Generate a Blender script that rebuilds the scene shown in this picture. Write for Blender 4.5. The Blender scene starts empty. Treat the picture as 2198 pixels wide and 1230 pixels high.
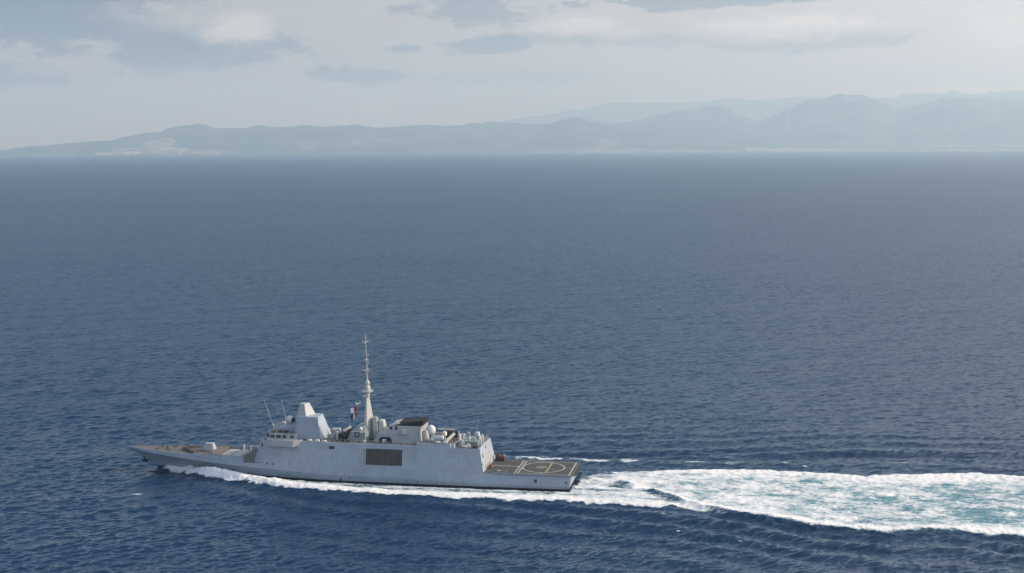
import bpy, bmesh, math, random
import numpy as np
from mathutils import Vector, Matrix

R = math.radians
rng = np.random.default_rng(11)
random.seed(5)
scene = bpy.context.scene
COL = scene.collection

# ------------------------------------------------------------------ camera
FPX, IMW, IMH = 2831.0, 2198.0, 1230.0
CAM_H = 99.66
PITCH = math.atan(299.0 / FPX)
ROLL = -0.0057
cam_d = bpy.data.cameras.new('camera')
cam_d.sensor_width = 36.0
cam_d.lens = FPX / IMW * 36.0
cam_d.clip_start = 1.0
cam_d.clip_end = 200000.0
cam = bpy.data.objects.new('camera', cam_d)
COL.objects.link(cam)
_fw = Vector((0, math.cos(PITCH), -math.sin(PITCH)))
_up0 = Vector((0, math.sin(PITCH), math.cos(PITCH)))
_rt0 = Vector((1, 0, 0))
_rt = math.cos(ROLL) * _rt0 + math.sin(ROLL) * _up0
_up = -math.sin(ROLL) * _rt0 + math.cos(ROLL) * _up0
_m = Matrix((( _rt.x, _up.x, -_fw.x, 0), (_rt.y, _up.y, -_fw.y, 0), (_rt.z, _up.z, -_fw.z, CAM_H), (0, 0, 0, 1)))
cam.matrix_world = _m
scene.camera = cam

# ------------------------------------------------------------------ sun + sky
SUN_AZ = R(84.0)       # measured from +Y (view direction) towards +X (right)
SUN_EL = R(27.0)
sd = Vector((math.sin(SUN_AZ) * math.cos(SUN_EL), math.cos(SUN_AZ) * math.cos(SUN_EL), math.sin(SUN_EL)))
sun_d = bpy.data.lights.new('sun', 'SUN')
sun_d.energy = 3.9
sun_d.angle = R(0.55)
sun_d.color = (1.0, 0.85, 0.65)
sun = bpy.data.objects.new('sun', sun_d)
sun.rotation_euler = (-sd).to_track_quat('-Z', 'Y').to_euler()
sun.location = (800, 100, 900)
COL.objects.link(sun)

scene.view_settings.view_transform = 'Standard'
scene.view_settings.look = 'None'
scene.view_settings.exposure = 0.16
scene.view_settings.gamma = 1.0
scene.view_settings.use_curve_mapping = False
scene.cycles.use_denoising = True
scene.cycles.max_bounces = 6
scene.cycles.diffuse_bounces = 2
scene.cycles.glossy_bounces = 3
scene.cycles.transmission_bounces = 2
scene.cycles.volume_bounces = 1
scene.cycles.sample_clamp_indirect = 6.0


class NT:
    """small helper to wire shader nodes"""
    def __init__(s, tree):
        s.t = tree
        tree.nodes.clear()
    def n(s, typ, **kw):
        nd = s.t.nodes.new(typ)
        for k, v in kw.items():
            setattr(nd, k, v)
        return nd
    def put(s, sock, v):
        if isinstance(v, bpy.types.NodeSocket):
            s.t.links.new(v, sock)
        elif v is not None:
            sock.default_value = v
    def math(s, op, a, b=None, c=None, clamp=False):
        nd = s.n('ShaderNodeMath', operation=op, use_clamp=clamp)
        s.put(nd.inputs[0], a)
        if b is not None: s.put(nd.inputs[1], b)
        if c is not None: s.put(nd.inputs[2], c)
        return nd.outputs[0]
    def vmath(s, op, a, b=None, scale=None):
        nd = s.n('ShaderNodeVectorMath', operation=op)
        s.put(nd.inputs[0], a)
        if b is not None: s.put(nd.inputs[1], b)
        if scale is not None: s.put(nd.inputs['Scale'], scale)
        return nd.outputs['Value'] if op in ('LENGTH', 'DOT_PRODUCT') else nd.outputs['Vector']
    def sstep(s, v, lo, hi, a=0.0, b=1.0):
        nd = s.n('ShaderNodeMapRange', interpolation_type='SMOOTHSTEP')
        s.put(nd.inputs['Value'], v)
        nd.inputs['From Min'].default_value = lo
        nd.inputs['From Max'].default_value = hi
        nd.inputs['To Min'].default_value = a
        nd.inputs['To Max'].default_value = b
        return nd.outputs['Result']
    def lin(s, v, lo, hi, a=0.0, b=1.0):
        nd = s.n('ShaderNodeMapRange')
        s.put(nd.inputs['Value'], v)
        nd.inputs['From Min'].default_value = lo
        nd.inputs['From Max'].default_value = hi
        nd.inputs['To Min'].default_value = a
        nd.inputs['To Max'].default_value = b
        return nd.outputs['Result']
    def mixc(s, f, a, b, mode='MIX'):
        nd = s.n('ShaderNodeMix', data_type='RGBA', blend_type=mode)
        s.put(nd.inputs[0], f)
        s.put(nd.inputs[6], a if not isinstance(a, tuple) else (*a, 1) if len(a) == 3 else a)
        s.put(nd.inputs[7], b if not isinstance(b, tuple) else (*b, 1) if len(b) == 3 else b)
        return nd.outputs[2]
    def noise(s, vec, scale, detail=3.0, rough=0.55, color=False, dist=0.0):
        nd = s.n('ShaderNodeTexNoise')
        s.put(nd.inputs['Vector'], vec)
        nd.inputs['Scale'].default_value = scale
        nd.inputs['Detail'].default_value = detail
        nd.inputs['Roughness'].default_value = rough
        nd.inputs['Distortion'].default_value = dist
        return nd.outputs['Color'] if color else nd.outputs['Fac']
    def along(s, vec, ang, stretch):
        """coordinates turned so that x runs along the given heading and is stretched"""
        nd = s.n('ShaderNodeMapping', vector_type='TEXTURE')
        s.put(nd.inputs['Vector'], vec)
        nd.inputs['Rotation'].default_value = (0, 0, ang)
        nd.inputs['Scale'].default_value = (stretch, 1, 1)
        return nd.outputs['Vector']
    def mapping(s, vec, rot=0.0, scale=(1, 1, 1), loc=(0, 0, 0)):
        nd = s.n('ShaderNodeMapping')
        s.put(nd.inputs['Vector'], vec)
        nd.inputs['Rotation'].default_value = (0, 0, rot)
        nd.inputs['Scale'].default_value = scale
        nd.inputs['Location'].default_value = loc
        return nd.outputs['Vector']


def px_dir(px, py):
    d = _fw * FPX + _rt * (px - IMW / 2) + _up * (IMH / 2 - py)
    return d.normalized()


def px_azel(px, py):
    d = px_dir(px, py)
    return math.atan2(d.x, d.y), math.asin(d.z)


world = bpy.data.worlds.new('World')
scene.world = world
world.use_nodes = True
w = NT(world.node_tree)
w_out = w.n('ShaderNodeOutputWorld')
w_bg = w.n('ShaderNodeBackground')
w.t.links.new(w_bg.outputs[0], w_out.inputs['Surface'])
sky = w.n('ShaderNodeTexSky', sky_type='NISHITA', sun_disc=False, sun_elevation=SUN_EL, sun_rotation=SUN_AZ,
          altitude=100.0, air_density=1.0, dust_density=0.9, ozone_density=1.2)
SKY_STRENGTH = 0.15
w_bg.inputs['Strength'].default_value = SKY_STRENGTH
gen = w.n('ShaderNodeTexCoord').outputs['Generated']
sep = w.n('ShaderNodeSeparateXYZ'); w.put(sep.inputs[0], gen)
az = w.math('ARCTAN2', sep.outputs[0], sep.outputs[1])
el = w.math('ARCSINE', sep.outputs[2])
# a thin high veil that thickens towards the horizon, whiter on the sun's side
side = w.sstep(w.math('SUBTRACT', az, w.math('MULTIPLY', el, 0.25)), -0.5, 0.75)
veil_c = w.mixc(side, (3.0, 2.6, 2.35), (5.0, 4.4, 4.0))
veil_f = w.sstep(el, 0.085, 0.21, 0.94, 0.05)
base = w.mixc(veil_f, sky.outputs[0], veil_c)
sdot = w.math('MAXIMUM', w.vmath('DOT_PRODUCT', gen, tuple(sd)), 0.0)
aur = w.n('ShaderNodeMix', data_type='RGBA', blend_type='ADD'); aur.inputs[0].default_value = 1.0
w.put(aur.inputs[6], base); w.put(aur.inputs[7], w.mixc(w.math('POWER', sdot, 2.5), (0.0, 0.0, 0.0), (6.0, 5.5, 4.8)))
base = aur.outputs[2]
# cloud banks: soft ellipses in azimuth / elevation broken up by noise
cv = w.n('ShaderNodeCombineXYZ'); w.put(cv.inputs[0], az); w.put(cv.inputs[1], w.math('MULTIPLY', el, 2.3)); cv.inputs[2].default_value = 3.7
nA = w.noise(cv.outputs[0], 24.0, 7.0, 0.62)
nB = w.noise(cv.outputs[0], 85.0, 6.0, 0.65)
brk = w.math('ADD', w.math('MULTIPLY', w.math('SUBTRACT', nA, 0.5), 2.9), w.math('MULTIPLY', w.math('SUBTRACT', nB, 0.5), 2.0))
shade = None      # grey undersides
light = None      # sunlit tops
def blob(px, py, wx, wy, soft=0.55):
    a0, e0 = px_azel(px, py)
    dx = w.math('DIVIDE', w.math('SUBTRACT', az, a0), wx / FPX)
    dy = w.math('DIVIDE', w.math('SUBTRACT', el, e0), wy / FPX)
    d = w.math('SQRT', w.math('ADD', w.math('MULTIPLY', dx, dx), w.math('MULTIPLY', dy, dy)))
    return w.sstep(w.math('ADD', d, brk), 1.0 + soft * 0.5, 1.0 - soft * 0.5)
GREY = [(120, 30, 330, 62, 1.0), (420, 88, 240, 46, 1.0), (395, 126, 130, 26, 0.8), (45, 160, 150, 22, 1.0),
        (755, 163, 96, 18, 1.0), (1020, 22, 118, 30, 0.75), (1025, 98, 100, 19, 0.9), (870, 103, 54, 9, 0.8),
        (1240, 72, 88, 22, 0.55), (1390, 88, 105, 17, 0.45), (1500, 3, 210, 16, 0.85), (1740, 88, 190, 24, 0.6),
        (1130, 166, 170, 13, 0.45), (700, -120, 500, 70, 0.9), (-420, 60, 320, 60, 0.9), (2500, -60, 300, 50, 0.5)]
LIGHT = [(515, 62, 70, 34, 1.0), (420, 40, 130, 34, 0.5), (1235, 55, 75, 16, 0.8), (1330, 70, 60, 14, 0.5), (1700, 55, 150, 26, 0.7),
         (110, 146, 60, 12, 0.5), (815, 229, 46, 9, 0.55), (237, 250, 34, 8, 0.35), (450, 245, 26, 6, 0.4), (525, 243, 34, 6, 0.45),
         (2085, 196, 110, 14, 0.9), (1825, 212, 26, 8, 0.5), (2170, 70, 70, 30, 0.3), (990, 246, 60, 9, 0.3)]
for (x, y, a, b, k) in GREY:
    v = w.math('MULTIPLY', blob(x, y, a, b), k)
    shade = v if shade is None else w.math('MAXIMUM', shade, v)
for (x, y, a, b, k) in LIGHT:
    v = w.math('MULTIPLY', blob(x, y, a, b, 1.5), k)
    light = v if light is None else w.math('MAXIMUM', light, v)
grey_c = w.mixc(side, (0.35, 0.26, 0.36), (2.1, 1.9, 2.0))
lit_c = w.mixc(side, (5.2, 4.8, 4.5), (8.2, 7.8, 7.2))
c1 = w.mixc(w.math('MULTIPLY', shade, 0.95), base, grey_c)
c2 = w.mixc(w.math('MULTIPLY', light, 0.9), c1, lit_c)
w.put(w_bg.inputs['Color'], c2)

# ------------------------------------------------------------------ materials
def new_mat(name):
    m = bpy.data.materials.new(name)
    m.use_nodes = True
    return m, NT(m.node_tree)


def paint(name, col, rough=0.55, var=0.12, streak=0.0, rust=0.0, scale=0.35, metallic=0.0, bump=0.0, extra=None):
    m, t = new_mat(name)
    out = t.n('ShaderNodeOutputMaterial')
    b = t.n('ShaderNodeBsdfPrincipled')
    t.t.links.new(b.outputs[0], out.inputs['Surface'])
    co = t.n('ShaderNodeTexCoord').outputs['Object']
    n1 = t.noise(co, scale, 5.0, 0.6)
    n2 = t.noise(co, scale * 7.0, 3.0, 0.6)
    k = t.math('ADD', t.math('MULTIPLY', n1, 0.65), t.math('MULTIPLY', n2, 0.35))
    lo = tuple(c * (1 - var) for c in col); hi = tuple(c * (1 + var) for c in col)
    c = t.mixc(t.sstep(k, 0.35, 0.65), lo, hi)
    if streak > 0:
        sv = t.mapping(co, scale=(1.6, 1.6, 0.10))
        s1 = t.noise(sv, 1.0, 4.0, 0.65)
        c = t.mixc(t.math('MULTIPLY', t.sstep(s1, 0.55, 0.75), streak), c, tuple(x * 0.62 for x in col))
    if rust > 0:
        rv = t.mapping(co, scale=(1.1, 1.1, 0.16), loc=(7, 3, 1))
        r1 = t.noise(rv, 0.9, 5.0, 0.7)
        r2 = t.noise(co, 0.12, 2.0, 0.5)
        f = t.math('MULTIPLY', t.sstep(r1, 0.62, 0.74), t.sstep(r2, 0.45, 0.62))
        c = t.mixc(t.math('MULTIPLY', f, rust), c, (0.16, 0.085, 0.04))
    if extra:
        c = extra(t, co, c)
    t.put(b.inputs['Base Color'], c)
    t.put(b.inputs['Roughness'], t.lin(n2, 0.3, 0.7, max(0.05, rough - 0.1), min(1, rough + 0.1)))
    b.inputs['Metallic'].default_value = metallic
    if getattr(t, 'relief', None) is not None:
        bn = t.n('ShaderNodeBump'); bn.inputs['Strength'].default_value = 0.5; bn.inputs['Distance'].default_value = 0.12
        t.put(bn.inputs['Height'], t.relief)
        t.t.links.new(bn.outputs[0], b.inputs['Normal'])
    if bump > 0:
        bn = t.n('ShaderNodeBump'); bn.inputs['Strength'].default_value = bump; bn.inputs['Distance'].default_value = 0.03
        t.put(bn.inputs['Height'], n2)
        t.t.links.new(bn.outputs[0], b.inputs['Normal'])
    return m


def hull_extra(t, co, c):
    sp = t.n('ShaderNodeSeparateXYZ'); t.put(sp.inputs[0], co)
    z = sp.outputs[2]
    # greyer lower strakes with a wavering upper limit
    wob = t.noise(co, 0.22, 4.0, 0.6)
    low = t.sstep(t.math('ADD', z, t.math('MULTIPLY', wob, 2.0)), 3.4, 1.2)
    c = t.mixc(t.math('MULTIPLY', low, 0.35), c, (0.26, 0.275, 0.27))
    # weld seams between plates
    bt = t.n('ShaderNodeTexBrick'); bt.offset = 0.0
    pv = t.n('ShaderNodeCombineXYZ'); t.put(pv.inputs[0], sp.outputs[0]); t.put(pv.inputs[1], z)
    t.put(bt.inputs['Vector'], pv.outputs[0])
    bt.inputs['Scale'].default_value = 1.0
    bt.inputs['Brick Width'].default_value = 8.0
    bt.inputs['Row Height'].default_value = 2.6
    bt.inputs['Mortar Size'].default_value = 0.07
    bt.inputs['Mortar Smooth'].default_value = 1.0
    bt.inputs['Color1'].default_value = (1, 1, 1, 1); bt.inputs['Color2'].default_value = (0.955, 0.965, 0.975, 1)
    bt.inputs['Mortar'].default_value = (0.84, 0.85, 0.86, 1)
    c = t.mixc(0.75, c, bt.outputs['Color'], 'MULTIPLY')
    boot = t.sstep(z, 1.25, 1.18)
    t.relief = t.noise(t.mapping(co, scale=(0.8, 0.8, 0.45)), 0.9, 2.0, 0.5)
    return t.mixc(boot, c, (0.012, 0.013, 0.015))


HULLC = (0.335, 0.395, 0.465)
M_HULL = paint('hull_paint', HULLC, 0.5, 0.10, 0.75, 0.85, 0.25, extra=hull_extra)
M_GREY = paint('upperworks_paint', (0.36, 0.385, 0.41), 0.5, 0.07, 0.30, 0.35, 0.3)
M_PALE = paint('pale_paint', (0.50, 0.50, 0.47), 0.45, 0.06, 0.15, 0.2, 0.4)
M_WHITE = paint('white_paint', (0.68, 0.68, 0.66), 0.4, 0.05, 0.1, 0.0, 0.6)
M_RADOME = paint('radome_gel', (0.60, 0.61, 0.60), 0.4, 0.04, 0.0, 0.0, 0.6)
M_DECK = paint('flight_deck_coating', (0.060, 0.059, 0.057), 0.85, 0.16, 0.0, 0.0, 0.4, bump=0.3)
M_FORE = paint('foredeck_coating', (0.120, 0.116, 0.111), 0.85, 0.14, 0.0, 0.3, 0.3, bump=0.3)
M_ROOF = paint('roof_deck_coating', (0.10, 0.097, 0.095), 0.85, 0.15, 0.0, 0.2, 0.4, bump=0.2)
M_DARK = paint('dark_steel', (0.03, 0.031, 0.034), 0.6, 0.2, 0.0, 0.0, 0.6)
M_SOOT = paint('sooty_black', (0.008, 0.0078, 0.0075), 0.8, 0.25, 0.0, 0.0, 0.5)
M_GRILL = paint('shutter_grey', (0.07, 0.066, 0.063), 0.6, 0.12, 0.25, 0.3, 0.5)
M_GLASS = paint('window_glass', (0.012, 0.03, 0.028), 0.12, 0.1, 0.0, 0.0, 0.5)
M_GREEN = paint('greenish_paint', (0.22, 0.275, 0.27), 0.5, 0.07, 0.3, 0.3, 0.3)
M_LINE = paint('deck_line_paint', (0.42, 0.41, 0.39), 0.7, 0.25, 0.0, 0.0, 1.5)
M_YEL = paint('deck_yellow_paint', (0.36, 0.31, 0.12), 0.7, 0.15, 0.0, 0.0, 1.5)
M_VLS = paint('hatch_paint', (0.46, 0.45, 0.43), 0.55, 0.08, 0.0, 0.2, 0.8)
M_ORANGE = paint('orange_cover', (0.22, 0.125, 0.085), 0.7, 0.15, 0.0, 0.0, 1.2)
M_BROWN = paint('brown_tarpaulin', (0.085, 0.045, 0.03), 0.8, 0.2, 0.0, 0.0, 1.2)
M_RUST = paint('rusty_ochre', (0.28, 0.15, 0.06), 0.8, 0.3, 0.0, 0.0, 2.0)
M_RED = paint('flag_red', (0.35, 0.02, 0.04), 0.8, 0.1)
M_NAVY = paint('flag_navy', (0.012, 0.016, 0.06), 0.8, 0.1)
M_FWHITE = paint('flag_white', (0.78, 0.77, 0.76), 0.8, 0.05)
M_NET = paint('net_dark', (0.07, 0.07, 0.065), 0.8, 0.15)
M_RUBBER = paint('rubber', (0.02, 0.02, 0.02), 0.8, 0.1)

# ------------------------------------------------------------------ mesh builder
class MB:
    def __init__(s):
        s.v = []; s.f = []; s.mi = []; s.cuts = []
    def add(s, verts, faces, mi=0):
        o = len(s.v)
        s.cuts.append((len(s.v), len(s.f)))
        s.v += [tuple(p) for p in verts]
        for f in faces:
            s.f.append([i + o for i in f]); s.mi.append(mi)
        return s
    def box(s, x0, x1, y0, y1, z0, z1, mi=0):
        return s.hexa([(x0, y0, z0), (x1, y0, z0), (x1, y1, z0), (x0, y1, z0)], [(x0, y0, z1), (x1, y0, z1), (x1, y1, z1), (x0, y1, z1)], mi)
    def hexa(s, b, t, mi=0):
        """closed loft between two rings with the same count (ring order anticlockwise from above)"""
        n = len(b)
        fs = [list(range(n))[::-1], [n + i for i in range(n)]]
        for i in range(n):
            j = (i + 1) % n
            fs.append([i, j, n + j, n + i])
        return s.add(list(b) + list(t), fs, mi)
    def frustum(s, ring, z0, z1, ring2=None, mi=0):
        r2 = ring2 or ring
        return s.hexa([(x, y, z0) for x, y in ring], [(x, y, z1) for x, y in r2], mi)
    def tube(s, p, q, r0, r1=None, n=8, mi=0):
        r1 = r0 if r1 is None else r1
        p = Vector(p); q = Vector(q); d = (q - p).normalized()
        a = d.orthogonal().normalized(); b = d.cross(a)
        A = [p + (a * math.cos(2 * math.pi * i / n) + b * math.sin(2 * math.pi * i / n)) * r0 for i in range(n)]
        B = [q + (a * math.cos(2 * math.pi * i / n) + b * math.sin(2 * math.pi * i / n)) * r1 for i in range(n)]
        return s.hexa(A, B, mi)
    def chain(s, pts, r, n=6, mi=0):
        for p, q in zip(pts[:-1], pts[1:]):
            s.tube(p, q, r, r, n, mi)
        return s
    def lathe(s, c, prof, n=20, axis=(0, 0, 1), mi=0):
        """prof: list of (r, h) from bottom to top"""
        d = Vector(axis).normalized(); a = d.orthogonal().normalized(); b = d.cross(a); c = Vector(c)
        vs = []; fs = []
        for (r, h) in prof:
            for i in range(n):
                t = 2 * math.pi * i / n
                vs.append(c + d * h + (a * math.cos(t) + b * math.sin(t)) * max(r, 1e-3))
        for k in range(len(prof) - 1):
            for i in range(n):
                j = (i + 1) % n
                fs.append([k * n + i, k * n + j, (k + 1) * n + j, (k + 1) * n + i])
        fs.append(list(range(n))[::-1]); fs.append([(len(prof) - 1) * n + i for i in range(n)])
        return s.add(vs, fs, mi)
    def sphere(s, c, r, n=20, sq=1.0, mi=0):
        prof = [(r * math.cos(t), r * sq * math.sin(t)) for t in np.linspace(-math.pi / 2, math.pi / 2, n // 2 + 1)]
        return s.lathe(c, prof, n, mi=mi)
    def build_each(s, name, mats, parent=None, smooth=None, bevel=0.0):
        """one object for every piece that was added"""
        cuts = s.cuts + [(len(s.v), len(s.f))]
        for (v0, f0), (v1, f1) in zip(cuts[:-1], cuts[1:]):
            q = MB()
            q.v = s.v[v0:v1]; q.f = [[i - v0 for i in f] for f in s.f[f0:f1]]; q.mi = s.mi[f0:f1]
            q.build(name, mats, parent, smooth, bevel)
    def build(s, name, mats, parent=None, smooth=None, bevel=0.0):
        me = bpy.data.meshes.new(name)
        me.from_pydata(s.v, [], s.f)
        mats = mats if isinstance(mats, (list, tuple)) else [mats]
        for m in mats: me.materials.append(m)
        me.polygons.foreach_set('material_index', s.mi)
        bm = bmesh.new(); bm.from_mesh(me)
        bmesh.ops.recalc_face_normals(bm, faces=bm.faces)
        if smooth:
            for f in bm.faces: f.smooth = True
            for e in bm.edges:
                if len(e.link_faces) == 2 and e.calc_face_angle(0) > R(smooth): e.smooth = False
        bm.to_mesh(me); bm.free()
        o = bpy.data.objects.new(name, me)
        COL.objects.link(o)
        if parent: o.parent = parent
        if bevel:
            bv = o.modifiers.new('bevel', 'BEVEL'); bv.width = bevel; bv.segments = 2; bv.limit_method = 'ANGLE'; bv.angle_limit = R(35)
        return o


def tag(o, label, cat, group=None, kind=None):
    o['label'] = label; o['category'] = cat
    if group: o['group'] = group
    if kind: o['kind'] = kind
    return o

# ------------------------------------------------------------------ the frigate (x forward from the stern, y to port, z up from the waterline)
SX, SY, SA = 18.5, 381.1, 0.1905
ship = bpy.data.objects.new('warship', None)
ship.empty_display_size = 5
ship.location = (SX, SY, 0)
ship.rotation_euler = (0, 0, math.pi - SA)
COL.objects.link(ship)
tag(ship, 'long pale grey warship with tall thin mast, steaming to the left across the blue sea', 'warship')

def PI(x, tab):
    return float(np.interp(x, [a for a, _ in tab], [b for _, b in tab]))
WL = [(0, 8.55), (12, 9.0), (26, 9.4), (45, 9.75), (60, 9.8), (75, 9.4), (88, 8.1), (99, 6.3), (108, 4.4), (116, 2.6), (124, 1.0), (131, 0.15), (136, 0.02), (142, 0.02)]
KY = [(0, 8.75), (12, 9.2), (26, 9.55), (45, 9.85), (60, 9.9), (75, 9.85), (88, 9.55), (99, 8.9), (108, 8.0), (121, 6.1), (131, 3.9), (137, 2.1), (140, 1.0), (142, 0.12)]
KZ = [(0, 1.9), (26, 2.2), (45, 2.5), (75, 3.0), (94, 3.8), (104, 4.2), (121, 5.0), (131, 5.6), (137, 6.0), (142, 6.55)]
TZ = [(0, 5.18), (97, 5.2), (100.6, 5.1), (100.61, 6.75), (112, 6.6), (120, 6.45), (131, 6.65), (142, 6.9)]
def WLZ(x):      # height of the foot of the stem
    return PI(x, [(0, 0), (131, 0), (142, 6.2)])
def TY(x):
    if x < 24: return PI(x, [(0, 8.22), (24, 8.4)])
    y = PI(x, KY) - (PI(x, TZ) - PI(x, KZ)) * 0.2
    return max(0.08, min(y, 9.4))

def side_y(x, z):
    return PI(x, KY) - (z - PI(x, KZ)) * 0.2

xs = sorted(set([0, 0.5, 2, 6, 12, 18, 22, 24, 26, 32, 38, 45, 52, 60, 68, 75, 82, 88, 93, 97, 98.5, 100.6, 100.61, 104, 108, 112, 116, 120, 123, 126, 128.5, 131, 132.5, 134, 135.5, 137, 138.5, 140, 141.2, 142]))
b = MB()
sec = []
NS = 9
for x in xs:
    wz = WLZ(x); yw = PI(x, WL); yk = PI(x, KY); zk = PI(x, KZ); zt = PI(x, TZ); yt = TY(x)
    sw = -3.5 if wz == 0 else wz - 0.05
    xr = 0.0
    pts = [(0.0, sw), (yw * 0.75, sw + (wz - sw) * 0.3), (yw, wz)]
    for t in (0.33, 0.66):   # flared side, hollow towards the bow
        hollow = PI(x, [(0, 0), (90, 0), (120, 0.16), (142, 0.1)])
        pts.append((yw + (yk - yw) * (t - hollow * math.sin(math.pi * t)), wz + (zk - wz) * t))
    pts += [(yk, zk), (yk + (yt - yk) * 0.5, (zk + zt) / 2), (yt, zt), (max(yt - 0.18, 0.02), zt)]
    ring = []
    for (y, z) in pts:
        rake = 0.0
        if x < 3: rake = (5.2 - z) * 0.22 * (1 - x / 3.0)      # transom leans forward towards its foot
        ring.append((x + rake, y, z))
    sec.append(ring)
for s_ in (1, -1):
    for i in range(len(sec) - 1):
        A = [(p[0], p[1] * s_, p[2]) for p in sec[i]]; B = [(p[0], p[1] * s_, p[2]) for p in sec[i + 1]]
        for k in range(NS - 1):
            b.add([A[k], A[k + 1], B[k + 1], B[k]], [[0, 1, 2, 3]])
    b.add([(p[0], p[1] * s_, p[2]) for p in sec[0]] + [(sec[0][-1][0], 0, sec[0][-1][2])], [list(range(NS + 1))])
hull = b.build('hull', M_HULL, ship)
bm = bmesh.new(); bm.from_mesh(hull.data)
bmesh.ops.remove_doubles(bm, verts=bm.verts, dist=0.002)
bmesh.ops.recalc_face_normals(bm, faces=bm.faces)
for f in bm.faces: f.smooth = True
for e in bm.edges:
    if len(e.link_faces) != 2 or e.calc_face_angle(0) > R(8): e.smooth = False
bm.to_mesh(hull.data); bm.free()

# transom fittings, hull openings, fairleads
b = MB()
for (x, z, sx, sz) in [(99.1, 2.0, 0.35, 0.9), (89.2, 1.5, 0.9, 1.2), (69.3, 1.7, 0.5, 1.0), (66.5, 2.3, 0.4, 0.5), (45.5, 1.7, 0.4, 0.4), (104.5, 2.5, 0.3, 0.9),
                       (118.6, 4.55, 0.55, 0.4), (10.5, 3.3, 0.8, 0.9), (1.6, 3.0, 0.6, 0.7)]:
    zk = PI(x, KZ)
    y = side_y(x, z) if z > zk else PI(x, WL) + (PI(x, KY) - PI(x, WL)) * z / zk
    if z < zk: y -= PI(x, [(0, 0), (90, 0), (120, 0.16), (142, 0.1)]) * math.sin(math.pi * z / zk) * (PI(x, KY) - PI(x, WL))
    for s_ in (1, -1):
        ya, yb = (y - 0.3) * s_, (y + 0.03) * s_
        b.box(x - sx / 2, x + sx / 2, min(ya, yb), max(ya, yb), z - sz / 2, z + sz / 2)
b.build_each('hull_opening', M_DARK, ship)
for x in (92.6, 90.7):
    y = side_y(x, 5.2)
    MB().lathe((x, y - 0.1, 5.2), [(0.26, 0), (0.26, 0.13)], 14, (0, 1, 0.2)).build('porthole', M_DARK, ship)

# anchor in its bow pocket
b = MB()
b.tube((136.6, 1.15, 3.9), (136.0, 1.35, 2.7), 0.28, 0.28, 8)
b.tube((136.9, 1.0, 2.55), (135.1, 1.75, 2.75), 0.38, 0.34, 8)
b.tube((136.9, 1.0, 2.55), (137.5, 1.15, 3.3), 0.2, 0.08, 8)
b.tube((135.1, 1.75, 2.75), (135.0, 2.05, 3.5), 0.2, 0.08, 8)
b.build('anchor', M_SOOT, ship, smooth=40)

# flight deck and its markings
FDZ = 5.18
b = MB()
b.hexa([(0.05, -8.05, FDZ - 0.25), (0.05, 8.05, FDZ - 0.25), (26.5, 8.22, FDZ - 0.25), (26.5, -8.22, FDZ - 0.25)][::-1],
       [(0.05, -8.05, FDZ + 0.01), (0.05, 8.05, FDZ + 0.01), (26.5, 8.22, FDZ + 0.01), (26.5, -8.22, FDZ + 0.01)][::-1])
fdeck = b.build('flight_deck', M_DECK, ship)
MZ = FDZ + 0.018
def quad(b, x0, x1, y0, y1, z=MZ, mi=0):
    b.add([(x0, y0, z), (x1, y0, z), (x1, y1, z), (x0, y1, z)], [[0, 1, 2, 3]], mi)
def ringm(b, cx, cy, r, wd, z=MZ, n=72, mi=0):
    vs = []
    for i in range(n):
        t = 2 * math.pi * i / n
        vs += [(cx + (r - wd / 2) * math.cos(t), cy + (r - wd / 2) * math.sin(t), z), (cx + (r + wd / 2) * math.cos(t), cy + (r + wd / 2) * math.sin(t), z)]
    b.add(vs, [[2 * i, 2 * i + 1, (2 * i + 3) % (2 * n), (2 * i + 2) % (2 * n)] for i in range(n)], mi)
b = MB(); ringm(b, 9.65, -0.3, 6.2, 0.42); b.build('landing_circle', M_LINE, fdeck)
b = MB()
quad(b, 16.75, 17.1, -7.6, 8.0, MZ + 0.004); quad(b, 15.75, 16.1, -7.4, 8.0, MZ + 0.004); quad(b, 0.65, 1.1, -7.9, 8.0, MZ)
quad(b, 17.1, 25.6, -0.5, -0.1, MZ); quad(b, 1.1, 3.2, -0.4, -0.2, MZ)
quad(b, 1.1, 15.7, 7.35, 7.55, MZ); quad(b, 1.1, 15.7, -7.5, -7.3, MZ)
for i in range(9):
    quad(b, 16.12, 16.74, 7.6 - i * 1.8, 7.6 - i * 1.8 - 0.2, MZ)
quad(b, 21.2, 22.6, 5.2, 5.7, MZ); quad(b, 21.5, 22.2, 5.7, 6.1, MZ); quad(b, 19.0, 19.8, 6.6, 6.9, MZ); quad(b, 9.1, 9.5, 7.0, 7.34, MZ)
b.build_each('deck_line', M_LINE, fdeck)
b = MB(); quad(b, 7.75, 8.3, -5.9, 6.1, MZ + 0.008); quad(b, 7.55, 8.5, 5.6, 6.1, MZ + 0.012); b.build('touchdown_bar', M_YEL, fdeck)
MB().lathe((10.3, -0.5, MZ - 0.01), [(1.7, 0), (1.7, 0.02)], 28).build('landing_grid', paint('grid_grey', (0.17, 0.175, 0.15), 0.7, 0.2, scale=3.0), fdeck)
quad(b := MB(), 5.4, 7.2, 0.6, 2.8, MZ - 0.004); b.build('deck_hatch', paint('bluish_hatch', (0.095, 0.088, 0.12), 0.8, 0.15), fdeck)
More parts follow.
